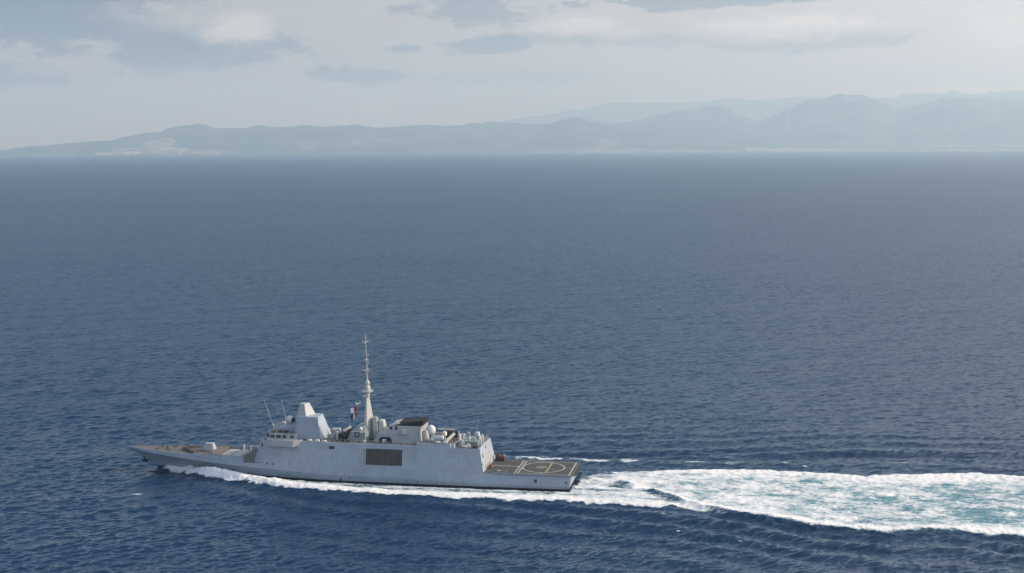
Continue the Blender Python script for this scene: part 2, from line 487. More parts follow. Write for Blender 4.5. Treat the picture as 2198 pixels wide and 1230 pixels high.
# safety nets folded out along the deck edge
for s_ in (1, -1):
    b = MB()
    for i in range(10):
        x0 = 0.4 + i * 2.45
        ya, yb = 8.2 * s_, 8.95 * s_
        b.hexa([(x0, ya, FDZ - 0.30), (x0 + 2.3, ya, FDZ - 0.30), (x0 + 2.3, yb, FDZ - 0.12), (x0, yb, FDZ - 0.12)],
               [(x0, ya, FDZ - 0.22), (x0 + 2.3, ya, FDZ - 0.22), (x0 + 2.3, yb, FDZ - 0.04), (x0, yb, FDZ - 0.04)])
    b.build('safety_net', M_NET, ship)
b = MB()
for i in range(6):
    y0 = -8.0 + i * 2.7
    b.hexa([(-1.2, y0, FDZ - 0.10), (0.0, y0, FDZ - 0.3), (0.0, y0 + 2.5, FDZ - 0.3), (-1.2, y0 + 2.5, FDZ - 0.10)],
           [(-1.2, y0, FDZ - 0.02), (0.0, y0, FDZ - 0.22), (0.0, y0 + 2.5, FDZ - 0.22), (-1.2, y0 + 2.5, FDZ - 0.02)])
b.build('safety_net', M_NET, ship)

# superstructure: one long tumblehome block with three roof levels
st = [(26.0, 27.3, 11.9), (35.0, 35.0, 11.9), (35.02, 35.02, 13.0), (46.4, 46.4, 13.0), (46.42, 46.42, 12.2), (60.0, 60.0, 12.2), (75, 75, 12.2), (88.0, 87.6, 12.2), (94.0, 92.6, 12.2), (97.4, 95.0, 12.2)]
b = MB(); secs = []
for (xb, xt, zt) in st:
    yb = side_y(max(xb, 26), 5.2); 
    if xb < 27: yb = 8.75
    yt = side_y(max(xb, 26), zt)
    if xb > 97: yb, yt = 7.55, 7.0
    secs.append([(xb, yb, 5.2), (xt, yt, zt), (xt, -yt, zt), (xb, -yb, 5.2)])
for i in range(len(secs) - 1):
    A, B = secs[i], secs[i + 1]
    for k in range(4):
        j = (k + 1) % 4
        b.add([A[k], A[j], B[j], B[k]], [[0, 1, 2, 3]])
b.add(secs[0], [[0, 1, 2, 3]]); b.add(secs[-1], [[0, 1, 2, 3]])
sup = b.build('superstructure', M_HULL, ship)
bm = bmesh.new(); bm.from_mesh(sup.data); bmesh.ops.remove_doubles(bm, verts=bm.verts, dist=0.001); bmesh.ops.recalc_face_normals(bm, faces=bm.faces); bm.to_mesh(sup.data); bm.free()
def roof(x0, x1, z, inset=0.35):
    b = MB()
    ya, yb = side_y(max(x0, 26), z) - inset, side_y(min(x1, 94), z) - inset
    b.add([(x0, -ya, z + 0.012), (x1, -yb, z + 0.012), (x1, yb, z + 0.012), (x0, ya, z + 0.012)], [[0, 1, 2, 3]])
    b.build('roof_deck', M_ROOF, ship)
roof(27.8, 34.7, 11.9); roof(35.3, 46.1, 13.0); roof(46.8, 94.5, 12.2)

# hangar door, and openings in the aft wall
def aft_wall(y0, y1, z0, z1, t, mat, name):
    b = MB()
    f = lambda z: 26.0 + (z - 5.2) / 6.7 * 1.3
    b.hexa([(f(z0) + 0.1, y0, z0), (f(z0) + 0.1, y1, z0), (f(z1) + 0.1, y1, z1), (f(z1) + 0.1, y0, z1)],
           [(f(z0) - t, y0, z0), (f(z0) - t, y1, z0), (f(z1) - t, y1, z1), (f(z1) - t, y0, z1)])
    return b.build(name, mat, ship)
door = aft_wall(-1.9, 3.9, 5.25, 10.2, 0.05, M_GREY, 'hangar_door')
aft_wall(-6.6, -3.0, 5.25, 9.0, 0.05, M_GREY, 'hangar_door')
aft_wall(5.3, 6.1, 8.9, 10.0, 0.06, M_DARK, 'aft_opening')
aft_wall(-0.2, 0.5, 10.4, 11.4, 0.06, M_DARK, 'aft_opening')
aft_wall(7.3, 7.9, 7.2, 7.6, 0.06, M_DARK, 'aft_opening')
aft_wall(-2.4, -1.9, 8.6, 9.0, 0.06, M_DARK, 'aft_opening')
aft_wall(4.4, 5.0, 5.3, 6.6, 0.08, M_RUST, 'rust_patch')
aft_wall(-1.6, 2.4, 5.26, 6.2, 0.07, M_RUST, 'rust_patch')

# boat-bay shutter, pipes, upper slots on the port side (and mirrored)
for s_ in (1, -1):
    b = MB()
    n = 14
    for i in range(n):
        x0 = 50.6 + 10.9 * i / n; x1 = x0 + 10.9 / n - 0.15
        b.hexa([(x0, s_ * (side_y(x0, 6.3) - 0.2), 6.3), (x1, s_ * (side_y(x1, 6.3) - 0.2), 6.3), (x1, s_ * (side_y(x1, 6.3) + 0.07), 6.3), (x0, s_ * (side_y(x0, 6.3) + 0.07), 6.3)],
               [(x0, s_ * (side_y(x0, 10.85) - 0.2), 10.85), (x1, s_ * (side_y(x1, 10.85) - 0.2), 10.85), (x1, s_ * (side_y(x1, 10.85) + 0.07), 10.85), (x0, s_ * (side_y(x0, 10.85) + 0.07), 10.85)])
    b.hexa([(50.5, s_ * (side_y(50, 6.25) - 0.2), 6.25), (61.6, s_ * (side_y(61, 6.25) - 0.2), 6.25), (61.6, s_ * (side_y(61, 6.25) + 0.03), 6.25), (50.5, s_ * (side_y(50, 6.25) + 0.03), 6.25)],
           [(50.5, s_ * (side_y(50, 10.9) - 0.2), 10.9), (61.6, s_ * (side_y(61, 10.9) - 0.2), 10.9), (61.6, s_ * (side_y(61, 10.9) + 0.03), 10.9), (50.5, s_ * (side_y(50, 10.9) + 0.03), 10.9)], 1)
    shut = b.build('boat_bay_shutter', [M_GRILL, M_SOOT], ship)
    b = MB()
    def bar(x0, x1, z0, z1):
        b.hexa([(x0, s_ * (side_y(x0, z0) - 0.2), z0), (x1, s_ * (side_y(x1, z0) - 0.2), z0), (x1, s_ * (side_y(x1, z0) + 0.16), z0), (x0, s_ * (side_y(x0, z0) + 0.16), z0)],
               [(x0, s_ * (side_y(x0, z1) - 0.2), z1), (x1, s_ * (side_y(x1, z1) - 0.2), z1), (x1, s_ * (side_y(x1, z1) + 0.16), z1), (x0, s_ * (side_y(x0, z1) + 0.16), z1)])
    bar(50.25, 61.85, 10.92, 11.12); bar(50.25, 61.85, 6.03, 6.23); bar(50.25, 50.48, 6.232, 10.918); bar(61.62, 61.85, 6.232, 10.918)
    b.build('shutter_frame', M_HULL, shut)
    b = MB()
    b.hexa([(71.5, s_ * (side_y(72, 10.3) - 0.3), 10.3), (73.2, s_ * (side_y(72, 10.3) - 0.3), 10.3), (73.2, s_ * (side_y(72, 10.3) + 0.03), 10.3), (71.5, s_ * (side_y(72, 10.3) + 0.03), 10.3)],
           [(71.5, s_ * (side_y(72, 11.2) - 0.3), 11.2), (73.2, s_ * (side_y(72, 11.2) - 0.3), 11.2), (73.2, s_ * (side_y(72, 11.2) + 0.03), 11.2), (71.5, s_ * (side_y(72, 11.2) + 0.03), 11.2)])
    b.build('side_opening', M_DARK, ship)
    b = MB()
    for dx in (0, 0.3):
        b.tube((61.95 + dx, s_ * (side_y(62, 6.4) + 0.05), 6.4), (61.95 + dx, s_ * (side_y(62, 11.1) + 0.05), 11.1), 0.07, 0.07, 6)
    b.chain([(61.8, s_ * (side_y(62, 7) + 0.04), 7.0), (66, s_ * (side_y(66, 5.0) + 0.04), 5.0), (70.5, s_ * (side_y(70, 3.7) + 0.04), 3.9), (73, s_ * (side_y(73, 3.5) + 0.04), 3.6)], 0.05, 5)
    b.tube((46.2, s_ * (side_y(46, 7.5) + 0.05), 7.5), (46.2, s_ * (side_y(46, 11.3) + 0.05), 11.3), 0.08, 0.08, 6)
    b.tube((46.2, s_ * (side_y(46, 11.3) + 0.05), 11.3), (48.6, s_ * (side_y(48, 11.3) + 0.05), 11.3), 0.08, 0.08, 6)
    b.build_each('side_pipe', M_GREY, ship)
    for z0 in (8.7, 10.1):
        b = MB()
        x0 = 95.35 - (z0 - 5.2) * 0.1
        b.hexa([(x0 - .45, s_ * 7.0, z0), (x0, s_ * 7.0, z0), (x0, s_ * (7.95 - (z0 - 5.2) * 0.085), z0), (x0 - .45, s_ * (8.15 - (z0 - 5.2) * 0.085), z0)],
               [(x0 - .5, s_ * 7.0, z0 + 1.0), (x0 - .1, s_ * 7.0, z0 + 1.0), (x0 - .1, s_ * (7.87 - (z0 - 5.2) * 0.085), z0 + 1.0), (x0 - .5, s_ * (8.07 - (z0 - 5.2) * 0.085), z0 + 1.0)])
        b.build('corner_window', M_GLASS, ship)

# bridge
b = MB()
ring = [(84.2, -6.9), (92.6, -6.9), (94.6, -4.6), (94.6, 4.6), (92.6, 6.9), (84.2, 6.9)]
ring2 = [(84.4, -6.5), (92.4, -6.5), (94.1, -4.3), (94.1, 4.3), (92.4, 6.5), (84.4, 6.5)]
b.frustum(ring, 12.2, 14.0, ring2)
bridge = b.build('bridge', M_GREY, ship, bevel=0.05)
def wall_quad(p0, p1, z0, z1, inset0, inset1, t=0.03):
    """thin slab standing on the wall from p0 to p1 (plan), leaning with the wall"""
    p0 = Vector((*p0, 0)); p1 = Vector((*p1, 0)); d = (p1 - p0).normalized(); nrm = Vector((d.y, -d.x, 0))
    b = MB()
    q = []
    for z, ins in ((z0, inset0), (z1, inset1)):
        for off in (-0.15, t):
            q.append((p0 + nrm * (off - ins)) + Vector((0, 0, z))); q.append((p1 + nrm * (off - ins)) + Vector((0, 0, z)))
    b.hexa([q[0], q[1], q[3], q[2]], [q[4], q[5], q[7], q[6]])
    return b
WZ0, WZ1 = 12.75, 13.65
def lean(z): return (z - 12.2) / 1.8 * 0.4
for s_ in (1, -1):
    for (xa, xb) in ((92.2, 90.9), (90.4, 88.9), (88.4, 87.2), (85.9, 84.9)):
        p0, p1 = ((xa, 6.9), (xb, 6.9)) if s_ > 0 else ((xb, -6.9), (xa, -6.9))
        wall_quad(p0, p1, WZ0, WZ1, lean(WZ0), lean(WZ1)).build('bridge_window', M_GLASS, bridge)
    a0, a1 = (92.8, 6.65 * s_), (94.4, 4.82 * s_)
    p0, p1 = (a1, a0) if s_ > 0 else (a0, a1)
    wall_quad(p0, p1, WZ0, WZ1, lean(WZ0) * 0.95, lean(WZ1) * 0.95).build('bridge_window', M_GLASS, bridge)
for i in range(6):
    y0 = -4.4 + i * 1.5
    wall_quad((94.6, y0), (94.6, y0 + 1.3), WZ0, WZ1, lean(WZ0) * 1.2, lean(WZ1) * 1.2).build('bridge_window', M_GLASS, bridge)
quad(b := MB(), 84.6, 93.6, -6.0, 6.0, 14.012); b.build('bridge_roof', M_ROOF, bridge)
# bridge wings with slanted after ends
for s_ in (1, -1):
    bt = [(82.2, 8.0), (84.3, 9.6), (91.2, 9.45), (93.4, 8.2), (93.4, 7.0), (82.2, 7.0)]
    tp = [(81.9, 7.7), (83.9, 9.15), (91.0, 9.05), (93.0, 7.9), (93.0, 6.8), (81.9, 6.8)]
    if s_ < 0:
        bt = [(x, -y) for x, y in bt][::-1]; tp = [(x, -y) for x, y in tp][::-1]
    MB().hexa([(x, y, 10.75 if abs(y) > 7.5 else 10.75) for x, y in bt], [(x, y, 12.55) for x, y in tp]).build('bridge_wing', M_GREY, ship)

# radar tower
b = MB()
lo = [(86.6, 3.6), (85.2, 4.7), (77.1, 4.5), (75.8, 0.8), (76.4, -3.6), (78.0, -4.3), (85.2, -4.7), (86.6, -3.6)]
hi = [(85.6, 2.4), (84.9, 3.1), (78.4, 3.3), (78.3, -0.8), (78.7, -2.6), (79.4, -3.0), (84.9, -3.1), (85.6, -2.4)]
b.frustum(lo[::-1], 12.2, 18.7, hi[::-1])
tower = b.build('radar_tower', M_HULL, ship, bevel=0.04)
b = MB()
lo = [(85.5, 2.2), (85.0, 2.6), (82.3, 2.5), (80.6, -1.4), (81.4, -2.4), (85.0, -2.6), (85.5, -2.2)]
hi = [(84.7, 1.0), (84.4, 1.3), (83.2, 1.2), (82.3, -0.9), (82.6, -1.2), (84.4, -1.3), (84.7, -1.0)]
b.frustum(lo[::-1], 18.71, 22.3, hi[::-1])
b.build('radar_house', M_GREY, tower, bevel=0.04)
MB().hexa([(86.6, -3, 12.2), (92.4, -2.4, 14.0), (92.4, 2.4, 14.0), (86.6, 3.4, 12.2)][::1], [(85.9, -2.6, 16.2), (91.3, -2.0, 15.2), (91.3, 2.0, 15.2), (85.9, 2.8, 16.2)]).build('tower_fairing', M_HULL, tower)
b = MB(); b.lathe((87.9, 1.6, 15.7), [(0.9, 0), (0.75, 0.7), (0.8, 0.9)], 18); b.sphere((87.9, 1.6, 17.35), 1.25, 22, mi=1)
b.build('forward_radome', [M_GREY, M_RADOME], tower, smooth=40)
MB().lathe((86.7, 1.9, 17.3), [(0.8, 0), (0.8, 0.3)], 16, (-1, 0.35, 0)).build('radome_gap_shade', M_DARK, tower)  # dark disc standing in for the shade between radome and tower
b = MB(); b.box(85.0, 85.5, 3.0, 3.25, 17.2, 18.0); b.box(84.8, 85.1, 3.45, 3.7, 16.2, 16.4); b.box(81.4, 81.7, 3.4, 3.75, 16.3, 16.6); b.build_each('tower_fitting', M_GREY, tower)

# bridge roof: aerials, light fittings, rails
b = MB()
b.tube((92.6, 2, 14.0), (95.9, 2, 23.5), 0.10, 0.05, 6)
for k, hl in ((0.30, 1.3), (0.52, 1.2), (0.65, 1.0), (0.80, 0.9), (0.985, 0.9)):
    p = Vector((92.6, 2, 14.0)).lerp(Vector((95.9, 2, 23.5)), k)
    b.tube(p - Vector((hl, 0, 0.1)), p + Vector((hl, 0, -0.1)), 0.035, 0.035, 4)
b.build('whip_aerial', M_PALE, ship)
MB().tube((89.6, -1.5, 14.0), (91.6, -1.5, 22.8), 0.09, 0.04, 6).build('whip_aerial', M_PALE, ship)
b = MB()
b.tube((93.4, 0.5, 14.0), (93.5, 0.5, 15.0), 0.12, 0.12, 8); b.tube((93.2, 0.8, 15.0), (93.9, 0.4, 15.5), 0.22, 0.26, 10)
b.build('searchlight', M_WHITE, ship); b = MB()
b.tube((91.2, -2, 14.0), (91.2, -2, 15.6), 0.12, 0.12, 8); b.box(90.6, 91.7, -2.4, -1.6, 15.5, 15.9)
b.build('navigation_radar', M_WHITE, ship)
b = MB(); b.box(89.2, 90.6, 3.6, 4.8, 14.0, 14.6); b.box(87.0, 88.4, 4.2, 5.6, 14.0, 14.8); b.box(91.4, 92.2, 4.5, 5.4, 14.0, 14.4); b.box(90.5, 92.5, -4.5, -3, 14, 14.7)
b.build_each('roof_locker', M_DARK, ship)

def rails(pts, h=1.0, post=1.6, r=0.035):
    b = MB()
    for p, q in zip(pts[:-1], pts[1:]):
        p = Vector(p); q = Vector(q); L = (q - p).length; n = max(1, int(L / post))
        for i in range(n + 1):
            c = p.lerp(q, i / n)
            b.tube(c, c + Vector((0, 0, h)), r, r, 4)
        for hh in (h, h * 0.5):
            b.tube(p + Vector((0, 0, hh)), q + Vector((0, 0, hh)), r * 0.8, r * 0.8, 4)
    b.build('guard_rail', M_PALE, ship)
rails([(84.6, 6.4, 14.0), (92.3, 6.4, 14.0), (93.9, 4.2, 14.0), (93.9, -4.2, 14.0), (92.3, -6.4, 14.0), (84.6, -6.4, 14.0)])
rails([(47, 7.75, 12.2), (60, 7.8, 12.2), (75, 7.85, 12.2)]); rails([(35.5, 7.3, 13.0), (46, 7.5, 13.0)])
rails([(28.0, -7.6, 11.9), (28.0, 7.4, 11.9), (34.5, 7.5, 11.9)])

# life-raft canisters along the superstructure edge
def raft(x, y, z, L=1.5, r=0.36):
    MB().lathe((x - L / 2, y, z), [(r * 0.8, 0), (r, 0.1), (r, L / 2 - 0.05), (r * 1.05, L / 2), (r, L / 2 + 0.05), (r, L - 0.1), (r * 0.8, L)], 14, (1, 0, 0)).build('life_raft_canister', M_WHITE, ship, smooth=40)
for (x, y, z) in [(79.4, 7.75, 12.6), (77.1, 7.75, 12.6), (74.9, 7.75, 12.5), (40.0, 7.3, 13.4), (37.8, 7.3, 13.4), (31.8, 7.0, 12.3), (50.2, -7.4, 12.6), (48, -7.4, 12.6), (79, -7.7, 12.6), (77, -7.7, 12.6)]:
    raft(x, y, z)

# midships: screens, missile canisters, engine-intake house, mast
b = MB(); b.hexa([(75.2, 2.4, 12.2), (73.8, 2.9, 12.2), (73.6, 2.7, 12.2), (75.0, 2.2, 12.2)], [(76.0, 2.4, 13.1), (72.9, 3.2, 14.2), (72.7, 3.0, 14.2), (75.8, 2.2, 13.1)])
b.build('slanted_screen', M_PALE, ship)
b = MB()
b.box(71.9, 72.3, 3.4, 3.9, 12.2, 14.6); b.box(72.6, 74.9, -1.4, -0.6, 14.0, 14.7)
b.build_each('deck_locker', M_WHITE, ship)
b = MB(); b.box(68.9, 71.3, 1.5, 4.6, 13.1, 14.1); b.box(68.9, 69.9, 4.0, 6.2, 12.2, 14.1); b.box(69.9, 71.5, -5.2, 1.0, 12.2, 14.0)
b.build_each('winch_frame', M_SOOT, ship)
MB().box(67.2, 68.4, 6.2, 6.9, 12.2, 12.8).build('cable_drum', M_DARK, ship)
for k in range(4):    # canted missile canisters, two each side
    b = MB(); y = -4.5 + 1.3 * k
    b.tube((72.9, y, 12.7), (70.8, y + (3.4 if k < 2 else -3.4), 14.3), 0.5, 0.5, 10)
    b.build('missile_canister', M_GREY, ship, smooth=40)
b = MB()
b.hexa([(62.4, 5.3, 12.2), (68.7, 5.3, 12.2), (68.7, -5.3, 12.2), (62.4, -5.3, 12.2)][::-1], [(62.7, 4.6, 15.0), (67.6, 4.6, 15.0), (67.6, -4.6, 15.0), (62.7, -4.6, 15.0)][::-1])
b.hexa([(63.0, 3.6, 15.0), (67.0, 3.6, 15.0), (67.0, -3.6, 15.0), (63.0, -3.6, 15.0)][::-1], [(64.2, 2.6, 16.3), (66.4, 2.6, 16.3), (66.4, -2.6, 16.3), (64.2, -2.6, 16.3)][::-1])
house = b.build('mast_house', M_GREEN, ship, bevel=0.04)
MB().hexa([(64.9, 4.7, 13.5), (66.2, 4.7, 13.5), (66.2, 5.0, 13.5), (64.9, 5.0, 13.5)], [(64.9, 4.5, 14.8), (66.2, 4.5, 14.8), (66.2, 4.72, 14.8), (64.9, 4.72, 14.8)]).build('house_opening', M_DARK, house)
MB().box(65.3, 65.7, 4.8, 5.1, 13.8, 14.5).build('house_fitting', M_PALE, house)
b = MB(); b.tube((64.2, 5.0, 14.9), (64.2, 5.0, 15.5), 0.25, 0.25, 10); b.sphere((64.2, 5.0, 16.0), 0.55, 14, 1.15)
b.build('small_radome', M_WHITE, ship, smooth=40)
MB().chain([(62.6, 6.3, 12.2), (62.4, 6.3, 15.0), (62.8, 5.8, 15.7), (63.9, 5.3, 15.9)], 0.11, 7).build('davit', M_WHITE, ship)
MB().box(62.3, 63.1, 6.2, 7.0, 12.2, 13.0).build('vent_cowl', M_WHITE, ship)

# main mast
b = MB()
lo = [(64.6, 1.9), (63.3, 2.2), (61.2, -0.7), (61.4, -1.9), (64.6, -1.9)]
hi = [(63.95, 0.42), (63.6, 0.45), (63.05, -0.25), (63.1, -0.42), (63.95, -0.42)]
b.frustum(lo[::-1], 12.2, 25.0, hi[::-1])
mast = b.build('mast', M_PALE, ship)
b = MB()
b.lathe((63.5, 0, 25.0), [(0.7, 0), (0.75, 0.6), (0.55, 0.7), (0.55, 1.4), (1.7, 1.5), (1.75, 1.75), (0.6, 1.85), (0.9, 2.2), (0.85, 3.0), (0.5, 3.4), (0.75, 3.9), (0.7, 4.5), (0.3, 4.9), (0.2, 5.2)], 14)
b.tube((63.5, 0, 26.6), (61.6, 0.6, 26.7), 0.1, 0.1, 6)
b.build('sensor_collar', M_PALE, mast, smooth=30)
b = MB()
b.tube((63.5, 0, 30.0), (63.7, 0, 37.2), 0.19, 0.15, 8); b.tube((63.7, 0, 37.2), (63.9, 0, 43.2), 0.12, 0.08, 8); b.tube((63.9, 0, 43.2), (64.0, 0, 45.0), 0.05, 0.03, 6)
b.tube((63.9, 0, 42.7), (63.85, 0, 43.8), 0.2, 0.05, 8)
b.build('pole', M_PALE, mast)
for (z, hl, nm) in ((41.6, 1.2, 'yard'), (33.1, 1.4, 'yard'), (36.2, 0.7, 'yard'), (25.6, 2.6, 'yard')):
    b = MB()
    b.tube((63.7 - hl, 0, z), (63.7 + hl, 0, z), 0.07, 0.07, 6); b.tube((63.7, -hl * 1.4, z), (63.7, hl * 1.4, z), 0.07, 0.07, 6)
    for dx, dy in ((-hl, 0), (hl, 0), (0, hl * 1.4), (0, -hl * 1.4)):
        b.tube((63.7 + dx, dy, z - 0.25), (63.7 + dx, dy, z + 0.35), 0.07, 0.07, 6)
    b.build(nm, M_PALE, mast)
b = MB()
for (z, dx) in ((35.2, -0.4), (37.4, -0.35), (31.7, 0.35), (32.2, -0.3), (38.4, 0.25)):
    b.box(63.65 + dx - 0.18, 63.65 + dx + 0.18, -0.2, 0.2, z, z + 0.45)
b.build_each('mast_fitting', M_PALE, mast)
MB().chain([(64.2, 2.4, 25.5), (65.6, 2.2, 22.5), (66.3, 2.1, 20.2), (66.6, 2.0, 17.0)], 0.02, 4).build('halyard', M_PALE, mast)

# panel aerials and intake screens abaft the mast
b = MB(); b.hexa([(61.0, -3.4, 12.2), (59.6, -2.4, 12.2), (59.6, 2.2, 12.2), (61.0, 2.6, 12.2)], [(62.0, -2.0, 18.6), (60.9, -1.6, 18.6), (60.9, 0.2, 18.6), (62.0, 0.6, 18.6)]); b.build('intake_trunk', M_GREEN, ship)
b = MB(); b.hexa([(59.9, -3.6, 12.2), (57.9, -3.4, 12.2), (57.9, 1.2, 12.2), (59.9, 1.4, 12.2)], [(60.2, -2.6, 17.6), (58.9, -2.5, 17.6), (58.9, -0.4, 17.6), (60.2, -0.3, 17.6)]); b.build('intake_trunk', M_PALE, ship)

# funnel block and its black exhaust hood
b = MB()
lo = [(46.0, -5.4), (46.0, 5.4), (57.4, 5.4), (60.4, 4.6), (60.4, -4.6), (57.4, -5.4)]
mid = [(46.1, -4.9), (46.1, 4.9), (57.0, 4.9), (59.4, 4.0), (59.4, -4.0), (57.0, -4.9)]
b.frustum(lo[::-1], 12.2, 14.7, mid[::-1])
lo = [(46.1, -4.85), (46.1, 4.85), (56.3, 4.85), (56.3, -4.85)]; hi = [(45.8, -4.2), (45.8, 4.2), (55.6, 4.2), (55.6, -4.2)]
b.frustum(lo[::-1], 14.71, 17.2, hi[::-1])
fun = b.build('funnel', M_GREY, ship, bevel=0.04)
b = MB()
b.hexa([(45.6, -3.9, 17.2), (45.6, 4.15, 17.2), (54.6, 4.1, 17.2), (54.6, -3.9, 17.2)][::-1], [(45.2, -3.3, 18.75), (45.2, 3.2, 18.75), (53.0, 2.6, 17.9), (53.0, -2.8, 17.9)][::-1])
b.build('exhaust_hood', M_SOOT, fun)
MB().hexa([(55.0, 4.0, 17.215), (50.8, 4.0, 17.215), (50.8, -3, 17.215), (55.0, -3, 17.215)], [(54.7, 2.0, 17.7), (53.1, 3.3, 17.9), (53.1, -2.5, 17.9), (54.7, -2.0, 17.7)]).build('hood_fairing', M_GREY, fun)
for x0 in (54.6, 53.0):
    MB().hexa([(x0, 4.2, 16.05), (x0 + 0.8, 4.2, 16.05), (x0 + 0.8, 4.55, 16.05), (x0, 4.55, 16.05)], [(x0, 4.0, 16.95), (x0 + 0.8, 4.0, 16.95), (x0 + 0.8, 4.32, 16.95), (x0, 4.32, 16.95)]).build('louvre', M_DARK, fun)
b = MB(); b.box(49.8, 52.4, 4.5, 5.5, 15.0, 15.15); b.box(50.2, 51.6, 4.5, 5.2, 15.15, 16.2); b.build('balcony', M_PALE, fun)
b = MB()
arch = [(54.5, 12.21), (58.6, 12.21), (58.4, 13.4), (57.8, 13.85), (55.2, 13.85), (54.7, 13.3)]
b.hexa([(x, 4.6, z) for x, z in arch], [(x, 5.44 - (z - 12.2) * 0.19, z) for x, z in arch])
b.build('boat_recess', M_SOOT, fun)
b = MB(); b.tube((56.3, 5.8, 12.9), (57.3, 5.8, 12.9), 0.55, 0.5, 10); b.box(56.5, 57.1, 5.4, 6.2, 12.2, 12.7); b.build('ventilator', M_PALE, fun, smooth=40)
b = MB(); b.box(47.3, 48.2, 5.2, 5.9, 12.2, 13.0); b.box(49.5, 51.0, 5.4, 5.9, 12.2, 12.6); b.box(52.2, 53.2, 5.5, 6.0, 12.2, 12.7); b.build_each('deck_locker', M_GREY, ship)

# crane and big satellite dome abaft the funnel
b = MB()
b.tube((45.6, 5.2, 13.0), (45.9, 4.9, 16.0), 0.42, 0.36, 10); b.tube((45.9, 4.9, 16.0), (44.9, 3.6, 16.8), 0.36, 0.3, 10)
b.build('crane', M_PALE, ship, smooth=40)
b = MB(); b.lathe((44.6, 3.3, 13.0), [(1.0, 0), (0.95, 2.0), (0.6, 3.0)], 14); b.build('dome_pedestal', M_PALE, ship, smooth=40)
b = MB(); b.lathe((43.4, 2.0, 13.0), [(0.8, 0), (0.7, 0.8), (0.9, 1.2)], 18); b.sphere((43.4, 2.0, 15.7), 1.5, 26, 1.08, mi=1); b.build('satellite_dome', [M_GREY, M_RADOME], ship, smooth=40)
b = MB(); b.lathe((39.3, 1.6, 13.0), [(0.35, 0), (0.35, 1.0)], 12); b.lathe((39.3, 1.6, 13.9), [(0.4, 0), (0.72, 0.3), (0.74, 1.0), (0.5, 1.5), (0.2, 1.6)], 16, mi=1); b.build('satellite_dome', [M_GREY, M_WHITE], ship, smooth=40)
b = MB(); b.lathe((38.9, 4.2, 13.95), [(0.6, 0), (0.75, 0.15), (0.78, 3.4), (0.55, 3.7)], 16, (1, 0.05, 0)); b.build('boat_canister', M_RADOME, ship, smooth=40)
b = MB(); b.lathe((41.6, 5.6, 13.5), [(0.4, 0), (0.45, 0.1), (0.45, 2.0), (0.3, 2.2)], 12, (1, 0, 0)); b.build('boat_canister', M_GREY, ship, smooth=40)
b = MB(); b.tube((37.9, 5.0, 13.3), (36.2, 2.2, 15.0), 0.5, 0.5, 12); b.tube((37.9, 5.0, 13.3), (38.2, 5.5, 13.0), 0.52, 0.4, 12); b.build('decoy_launcher', M_PALE, ship, smooth=40)
b = MB(); b.box(36.0, 40.6, -2.6, -1.2, 13.0, 14.9); b.build('deck_house', M_DARK, ship)
b = MB(); b.box(37.5, 42.5, -3.4, -2.7, 14.9, 15.15); b.build('house_roof', M_PALE, ship)
b = MB(); b.box(28.8, 35.0, -4.4, 3.6, 11.9, 13.1); b.build('aft_deck_house', M_GREEN, ship, bevel=0.06)
b = MB(); b.tube((34.6, 2, 13.1), (34.6, 2, 14.3), 0.5, 0.42, 10); b.sphere((34.6, 2, 14.5), 0.5, 12); b.build('gun_director', M_RADOME, ship, smooth=40)
b = MB(); b.box(33.1, 34.2, 4.0, 5.4, 11.9, 13.3); b.tube((33.6, 4.7, 13.3), (32.9, 4.7, 14.2), 0.18, 0.18, 8); b.build('small_gun', M_GREY, ship)
b = MB(); b.tube((36.1, 7.9, 12.0), (36.0, 7.75, 13.2), 0.22, 0.22, 8); b.build('fender', M_WHITE, ship)
b = MB(); b.chain([(32.4, 5.6, 11.9), (32.5, 5.6, 13.6), (33.2, 5.6, 14.0)], 0.14, 7); b.build('davit', M_WHITE, ship)
b = MB(); b.tube((31.3, 3, 13.1), (31.3, 3, 13.7), 0.16, 0.16, 8); b.sphere((31.3, 3, 14.0), 0.36, 12); b.build('small_radome', M_WHITE, ship, smooth=40)
b = MB(); b.lathe((29.3, -0.5, 13.1), [(0.9, 0), (0.8, 0.9), (0.4, 1.1)], 12); b.build('optic_pedestal', M_GREY, ship, smooth=40)
b = MB(); b.hexa([(29.8, -0.9, 13.9), (28.9, -0.9, 13.9), (28.9, 0.3, 13.9), (29.8, 0.3, 13.9)], [(30.0, -0.9, 15.2), (29.2, -0.9, 15.2), (29.2, 0.3, 15.2), (30.0, 0.3, 15.2)]); b.build('optic_head', M_WHITE, ship, bevel=0.1)
b = MB(); b.chain([(27.7, 3.3, 11.9), (27.8, 3.3, 13.7), (28.5, 3.3, 14.2)], 0.16, 7); b.chain([(27.6, 0.6, 11.9), (27.7, 0.6, 14.2), (28.1, 0.6, 14.8)], 0.16, 7); b.build('davit', M_WHITE, ship)
b = MB(); b.hexa([(30.3, 5.6, 11.9), (31.6, 5.6, 11.9), (31.6, 7.2, 11.9), (30.3, 7.2, 11.9)], [(30.7, 5.8, 13.0), (31.5, 5.8, 13.0), (31.5, 6.8, 13.0), (30.7, 6.8, 13.0)]); b.build_each('deck_locker', M_GREY, ship)
b = MB(); b.box(28.0, 29.9, 6.0, 7.3, 11.9, 12.6); b.build('winch', M_SOOT, ship, bevel=0.1)
b = MB(); b.tube((30.8, -1, 13.1), (29.3, -1, 19.0), 0.06, 0.03, 5); b.build('whip_aerial', M_PALE, ship)
b = MB()
for (x, y, h) in ((33.0, -3, 1.4), (31.0, -4.0, 1.0), (36.8, -5, 1.2), (34.0, 0.5, 1.6), (30.2, 1.8, 0.8)):
    b.box(x - .4, x + .4, y - .4, y + .4, 13.0, 13.0 + h)
b.build_each('vent_box', M_GREY, ship)

